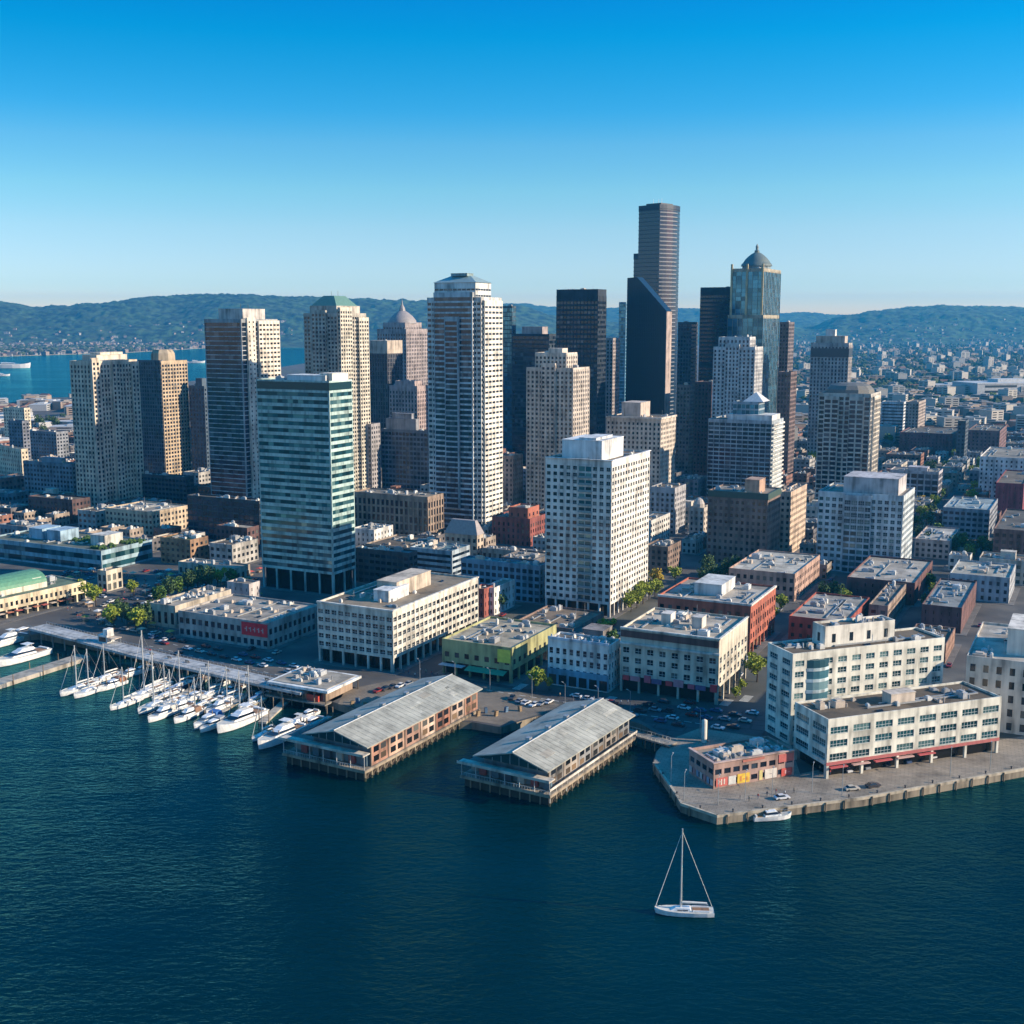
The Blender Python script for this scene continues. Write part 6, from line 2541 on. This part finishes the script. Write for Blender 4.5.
for i in range(3600):
    x, Y = R.uniform(780, 1045), 1900 * (7000 / 1900) ** R.random()
    X = (x - 512) / F * Y
    if not on_land(X, Y):
        continue
    s = R.uniform(4, 9)
    mb.lathe(X, Y, [(s * .5, GZ), (s, GZ + s * .5), (s * .8, GZ + s * 1.0), (s * .25, GZ + s * 1.4)], 6, R.random() * 3)
for i in range(1400):
    x, Y = R.uniform(-30, 310), R.uniform(4400, 6500)
    X = (x - 512) / F * Y
    if not on_land(X, Y):
        continue
    s = R.uniform(7, 15)
    mb.lathe(X, Y, [(s * .5, GZ), (s, GZ + s * .5), (s * .8, GZ + s * 1.0), (s * .25, GZ + s * 1.3)], 6, R.random() * 3)
o = mb.build('distant_woodland', forest_mat((.02, .035, .014), (.06, .085, .03)))
o['kind'] = 'stuff'

# ------------------------------------------------------------------ cars
def car_proto(col):
    r = link('parked_car', None)
    k = MB()
    sec = [(-2.2, .35), (-2.25, .8), (-1.9, .92), (.9, .95), (2.0, .85), (2.2, .65), (2.15, .35)]
    n = len(sec)
    k.v = [(x, -.88, z) for x, z in sec] + [(x, .88, z) for x, z in sec]
    k.f = [tuple(range(n)), tuple(range(2 * n - 1, n - 1, -1))] + [(i, n + i, n + (i + 1) % n, (i + 1) % n) for i in range(n)]
    k.m = [0] * len(k.f)
    k.prism([(-1.2, -.62), (.35, -.62), (.35, .62), (-1.2, .62)], 1.38, 1.46)
    k.build('body', flat(col, .3, .1), r)
    k = MB()
    k.prism([(-1.75, -.8), (1.0, -.8), (1.0, .8), (-1.75, .8)], .9, 1.4, True, [(-1.25, -.64), (.4, -.64), (.4, .64), (-1.25, .64)])
    k.build('windows', G_BLACK, r)
    for x in (-1.35, 1.35):
        for y in (-.84, .84):
            k = MB()
            k.tube((x, y - .1, .33), (x, y + .1, .33), .33, n=10)
            k.build('wheel', DARKM, r)
    return remember(r)


CARS = [car_proto(c) for c in ((.7, .7, .7), (.05, .05, .06), (.3, .31, .33), (.28, .03, .03), (.06, .1, .2), (.55, .5, .42))]
CN = ['white', 'black', 'grey', 'red', 'blue', 'beige']
used_c = set()


def car(i, loc, rz, label, group=None, cat='car'):
    if i in used_c:
        r = dup(CARS[i], loc, rz)
        if 'group' in r.keys():
            del r['group']
    else:
        used_c.add(i)
        r = CARS[i]
        r.location = loc
        r.rotation_euler = (0, 0, rz)
    return tag(r, label, cat, group)


hd = pi / 2 - GA
HV = hd + pi / 2
spots = [(648, 706), (655, 711), (668, 712), (672, 719), (660, 722), (684, 709), (692, 716), (700, 712), (706, 719), (716, 712), (724, 720), (678, 726), (640, 712), (612, 704), (600, 702), (588, 700), (576, 697), (632, 716), (735, 716), (745, 722), (733, 728), (718, 729), (752, 714), (664, 703), (690, 704)]
for x, y in spots:
    i = R.randrange(6)
    car(i, ground(x, y), HV + R.choice([0, pi]) + R.uniform(-.08, .08), CN[i] + ' car on the shaded waterfront road before the beige corner building', CN[i] + ' cars on the waterfront road')
for x, y in ((520, 702), (526, 704), (534, 706), (541, 705), (549, 703), (512, 699), (385, 690), (392, 688), (400, 687), (408, 685), (378, 692)):
    i = R.choice((1, 1, 2, 3, 0))
    car(i, ground(x, y), hd + R.choice([0, pi]) + R.uniform(-.2, .2), CN[i] + ' car parked on the timber wharf between the pier sheds and the front row', CN[i] + ' cars on the wharf')
car(1, ground(873, 787), radians(20), 'black car alone on the right quay in front of the arcade')
car(0, ground(782, 799), radians(15), 'white car at the outer quay near the painted restaurant')
car(5, ground(852, 790), radians(12), 'beige car on the right quay behind the black car')
for i, (x, y) in enumerate([(846, 771), (864, 768), (884, 765), (905, 762), (930, 757), (950, 753), (972, 750)]):
    c = (0, 2, 1, 4, 0, 3, 2)[i]
    car(c, ground(x, y), radians(20) + pi / 2, CN[c] + ' car under the arcade of the cream office wing', CN[c] + ' cars under the arcade')
for x, y in [(736, 668), (740, 676), (748, 660), (756, 648), (764, 640), (770, 632)]:
    i = R.choice((0, 1, 2, 4))
    car(i, ground(x, y), hd, CN[i] + ' car in the side street beside the beige corner building', CN[i] + ' cars in the side street')
for i in range(34):
    t = R.random()
    x, y = 905 + 40 * t + R.uniform(-6, 6), 615 - 130 * t
    p = ground(x, y)
    q = uv(p.x, p.y)
    if clash(q[0] - 3, q[0] + 3, q[1] - 3, q[1] + 3, 0):
        continue
    c = R.randrange(6)
    car(c, p, hd, CN[c] + ' car in the street that runs up the right hand side', CN[c] + ' cars in the right hand street')

# ------------------------------------------------------------------ people
def person_mesh(name, top, trousers, stride):
    me = bpy.data.meshes.new('skeleton')
    v = [(0, 0, .95), (0, 0, 1.18), (0, 0, 1.42), (0, 0, 1.52), (0, .02, 1.66), (0, .01, 1.76),
         (.1, 0, .9), (.11, stride, .5), (.11, stride * 1.2 - .05, .08), (.11, stride * 1.2 + .12, .03),
         (-.1, 0, .9), (-.11, -stride, .5), (-.11, -stride * 1.2 - .1, .08), (-.11, -stride * 1.2 + .07, .03),
         (.19, 0, 1.4), (.24, -stride * .6, 1.12), (.25, -stride * .5 + .12, .88), (-.19, 0, 1.4), (-.24, stride * .6, 1.12), (-.25, stride * .5 + .12, .88)]
    e = [(0, 1), (1, 2), (2, 3), (3, 4), (4, 5), (0, 6), (6, 7), (7, 8), (8, 9), (0, 10), (10, 11), (11, 12), (12, 13), (2, 14), (14, 15), (15, 16), (2, 17), (17, 18), (18, 19)]
    rad = [.15, .14, .15, .06, .105, .07, .1, .07, .05, .045, .1, .07, .05, .045, .07, .05, .04, .07, .05, .04]
    me.from_pydata(v, e, [])
    o = link('sk', me)
    md = o.modifiers.new('skin', 'SKIN')
    me.skin_vertices[0].data[0].use_root = True
    for i, q in enumerate(rad):
        me.skin_vertices[0].data[i].radius = (q, q * .8)
    ms = o.modifiers.new('sub', 'SUBSURF')
    ms.levels = 1
    dg = bpy.context.evaluated_depsgraph_get()
    out = bpy.data.meshes.new_from_object(o.evaluated_get(dg))
    bpy.data.objects.remove(o)
    out.name = name
    out.materials.clear()
    for c in (trousers, top, (.5, .32, .24), (.06, .04, .03)):
        out.materials.append(flat(c, .8))
    for p in out.polygons:
        z = p.center.z
        x = abs(p.center.x)
        p.material_index = 3 if z > 1.70 or (z > 1.6 and p.center.y < -.03) else 2 if z > 1.5 else 1 if z > .98 or (x > .2 and z > .95) else 2 if x > .19 and z > .8 else 0
    return out


PM = [('white shirt and dark trousers', person_mesh('person', (.65, .65, .63), (.05, .06, .1), .18)), ('dark jacket and grey trousers', person_mesh('person', (.05, .05, .07), (.2, .2, .2), .05)),
      ('red top and blue trousers', person_mesh('person', (.45, .06, .05), (.06, .09, .2), .14)), ('tan coat and black trousers', person_mesh('person', (.4, .3, .2), (.03, .03, .03), .1))]
crowd = [([(398 + i * 3.4 + (i * 37 % 5), 672 + (i * 13 % 6)) for i in range(14)], 'on the pavement by the long beige office building', 'people by the beige office'),
         ([(820 + (i * 17 % 20), 771 + (i * 7 % 6)) for i in range(12)], 'in the crowd at the red trimmed arcade', 'people by the arcade'),
         ([(560 + i * 8 + (i * 29 % 6), 697 + i * .9 + (i * 11 % 4)) for i in range(12)], 'outside the white shop building and the beige corner building', 'people by the shops'),
         ([(740 + i * 9, 800 - i * 1.5 + (i * 11 % 4)) for i in range(7)], 'on the open right hand quay', 'people on the right quay')]
for pts_, where, grp in crowd:
    for x, y in pts_:
        d_, m_ = R.choice(PM)
        o = link('person', m_, None, ground(x, y, GZ + .01))
        o.rotation_euler = (0, 0, R.uniform(0, 6.28))
        tag(o, 'person in ' + d_ + ' ' + where.replace('the white shop building and the beige corner building', 'the white shop building'), 'person', grp + ', ' + d_)

# ------------------------------------------------------------------ market plaza on the left, cars in the streets
def stall_proto(col):
    r = link('market_stall', None)
    k = MB()
    k.prism([(-1.7, -1.5), (1.7, -1.5), (1.7, 1.5), (-1.7, 1.5)], 2.2, 2.9, True, [(-.2, -.2), (.2, -.2), (.2, .2), (-.2, .2)])
    k.build('canopy', flat(col, .8), r)
    k = MB()
    k.box(-1.4, 1.4, -.6, .6, .1, .95)
    k.build('counter', WOODM, r)
    for x in (-1.6, 1.6):
        for y in (-1.4, 1.4):
            k = MB()
            k.tube((x, y, 0), (x, y, 2.3), .05, n=5)
            k.build('pole', METAL, r)
    return remember(r)


SN = ['white', 'ochre', 'red', 'beige']
STALLS = [stall_proto(c) for c in ((.62, .6, .56), (.5, .3, .06), (.42, .08, .06), (.45, .37, .27))]
used_s = set()
plaza = []
for _ in range(4000):
    x, y = R.uniform(60, 260), R.uniform(572, 640)
    p = ground(x, y)
    q = uv(p.x, p.y)
    if not on_land(p.x, p.y) or clash(q[0] - 3, q[0] + 3, q[1] - 3, q[1] + 3, 0) or (y > 622 + (x - 88) * .25):
        continue
    if any((p - o).length < 5.2 for o in plaza):
        continue
    plaza.append(p)
    if len(plaza) >= 150:
        break
for i, p in enumerate(plaza):
    if i % 5 < 2:
        c = R.randrange(4)
        if c in used_s:
            r = dup(STALLS[c], p, hd + R.uniform(-.2, .2))
        else:
            used_s.add(c)
            r = STALLS[c]
            r.location = p
        tag(r, 'market stall under a ' + SN[c] + ' canopy on the crowded plaza at the left', 'market stall', SN[c] + ' stalls on the plaza')
    elif i % 5 < 4:
        c = R.randrange(6)
        car(c, p, hd + R.choice([0, pi / 2]) + R.uniform(-.1, .1), CN[c] + ' car parked on the crowded plaza at the left', CN[c] + ' cars on the plaza')
    else:
        for q in range(3):
            d_, m_ = R.choice(PM)
            o = link('person', m_, None, p + Vector((R.uniform(-1.5, 1.5), R.uniform(-1.5, 1.5), .01)))
            o.rotation_euler = (0, 0, R.uniform(0, 6.28))
            tag(o, 'person in ' + d_ + ' on the crowded plaza at the left', 'person', 'people on the plaza, ' + d_)
nc = 0
for _ in range(6000):
    Y = R.uniform(440, 1150)
    x = R.uniform(130, 1030)
    X = (x - 512) / F * Y
    uu, vv = uv(X, Y)
    if clash(uu - 2.5, uu + 2.5, vv - 1.2, vv + 1.2, .6) or not on_land(X, Y):
        continue
    c = R.randrange(6)
    side = 'left' if x < 480 else 'central' if x < 760 else 'right hand'
    car(c, (X, Y, GZ + .01), hd + R.choice([0, pi]), CN[c] + ' car in the city streets of the ' + side + ' blocks', CN[c] + ' cars in the ' + side + ' streets')
    nc += 1
    if nc >= 160:
        break

# cars parked along the road behind the promenade
pa, pb = ground(140, 648), ground(306, 687)
dv_ = (pb - pa).normalized()
for i in range(26):
    if R.random() < .25:
        continue
    c = R.randrange(6)
    p = pa + (pb - pa) * (i / 26) + Vector((-dv_.y, dv_.x, 0)) * (9.5 if i % 2 else 16)
    q = uv(p.x, p.y)
    if clash(q[0] - 2, q[0] + 2, q[1] - 2, q[1] + 2, 0):
        continue
    car(c, p + Vector((0, 0, .01)), math.atan2(dv_.y, dv_.x) + R.choice([0, pi]), CN[c] + ' car on the shaded road between the promenade and the market blocks', CN[c] + ' cars behind the promenade')

# pavements with kerbs round the blocks
mb = MB()
for i, (a, b, c, d) in enumerate(USED):
    cu, cv = (a + b) / 2, (c + d) / 2
    X, Y = cu * UA[0] + cv * VA[0], cu * UA[1] + cv * VA[1]
    pts_ = [(q * UA[0] + e * VA[0], q * UA[1] + e * VA[1]) for q, e in ((a - 2.6, c - 2.6), (b + 2.6, c - 2.6), (b + 2.6, d + 2.6), (a - 2.6, d + 2.6))]
    if Y < 430 or not all(on_land(*p) for p in pts_):
        continue
    mb.prism(pts_, GZ - .1, GZ + .1 + i * .0006)
structure(mb.build('pavement', paving((.17, .16, .15), .4)))

# ------------------------------------------------------------------ bollards, crates and benches on the quay
def bollard_proto():
    r = link('bollard', None)
    k = MB()
    k.lathe(0, 0, [(.22, 0), (.2, .5), (.34, .62), (.3, .8), (.1, .86)], 10)
    k.build('post', DARKM, r)
    return remember(r)


bp_ = bollard_proto()
edge_ = [ground(x, y) for x, y in ((655, 764), (671, 786), (683, 803), (718, 813.5), (863, 795.5), (1024, 766.5))]
nb_ = 0
for a_, b_ in zip(edge_, edge_[1:]):
    m_ = max(1, int((b_ - a_).length / 9))
    for j in range(m_):
        r = bp_ if nb_ == 0 else dup(bp_, (0, 0, 0), 0)
        r.location = a_ + (b_ - a_) * ((j + .5) / m_) + Vector((0, 0, .01))
        nb_ += 1
        tag(r, 'black mooring bollard along the edge of the right hand quay', 'bollard', 'quay bollards')


def crate_proto(col):
    r = link('crate_stack', None)
    for q in range(3):
        k = MB()
        z = .0 + .62 * q
        o_ = .1 * q
        k.box(-.6 + o_, .6 + o_, -.45, .45, z + .02, z + .6)
        k.box(-.63 + o_, .63 + o_, -.48, .48, z + .5, z + .6)
        k.build('crate', flat(col, .7), r)
    return remember(r)


CR = [crate_proto((.32, .22, .12)), crate_proto((.1, .18, .28))]
CRN = ['brown', 'blue']
for j, (x, y) in enumerate([(352, 706), (358, 703), (366, 707), (410, 690), (418, 694), (428, 697), (436, 694), (470, 712), (478, 716), (486, 713), (496, 716), (506, 712), (520, 711)]):
    i = j % 2
    r = CR[i] if j < 2 else dup(CR[i], (0, 0, 0), 0)
    r.location = ground(x, y, GZ + .01)
    r.rotation_euler = (0, 0, R.uniform(0, 3))
    tag(r, 'stack of ' + CRN[i] + ' crates lying on the timber wharf between the pier sheds', 'crates', CRN[i] + ' crate stacks on the wharf')

# ------------------------------------------------------------------ street lamps and flag poles
def lamp_proto():
    r = link('street_lamp', None)
    k = MB()
    k.tube((0, 0, 0), (0, 0, 8), .12, .07, 7)
    k.build('pole', METAL, r)
    k = MB()
    k.tube((0, 0, 7.9), (1.5, 0, 8.3), .05, n=5)
    k.build('arm', METAL, r)
    k = MB()
    k.box(1.2, 2.0, -.16, .16, 8.22, 8.4)
    k.build('lamp_head', GREYM, r)
    return remember(r)


lp = lamp_proto()
ll = [(718, 805), (745, 800), (772, 797), (812, 792), (950, 776), (990, 770), (842, 795), (671, 782), (684, 800)]
for j, (x, y) in enumerate(ll):
    r = lp if j == 0 else dup(lp, (0, 0, 0), 0)
    r.location = ground(x, y)
    r.rotation_euler = (0, 0, 1.2)
    tag(r, 'slim street lamp standing along the edge of the right hand quay', 'street lamp', 'quay street lamps')
for j, (x, y) in enumerate([(420, 681), (455, 684), (490, 691), (532, 698), (565, 706), (598, 710), (630, 714), (700, 733)]):
    r = dup(lp, ground(x, y), 2.2)
    tag(r, 'slim street lamp along the waterfront road behind the pier sheds', 'street lamp', 'waterfront street lamps')

# ------------------------------------------------------------------ hazy air
mb = MB()
mb.box(-9500, 9500, -700, 14000, -2.0 - 1.0, 430)
m = bpy.data.materials.new('hazy_air')
m.use_nodes = True
nt = m.node_tree
for x in list(nt.nodes):
    if x.type != 'OUTPUT_MATERIAL':
        nt.nodes.remove(x)
pv = nt.nodes.new('ShaderNodeVolumePrincipled')
pv.inputs['Color'].default_value = (.06, .50, .95, 1)
pv.inputs['Density'].default_value = 5.6e-5
pv.inputs['Anisotropy'].default_value = .2
nt.links.new(pv.outputs[0], [x for x in nt.nodes if x.type == 'OUTPUT_MATERIAL'][0].inputs['Volume'])
hz_ = mb.build('haze', m)
hz_['kind'] = 'stuff'
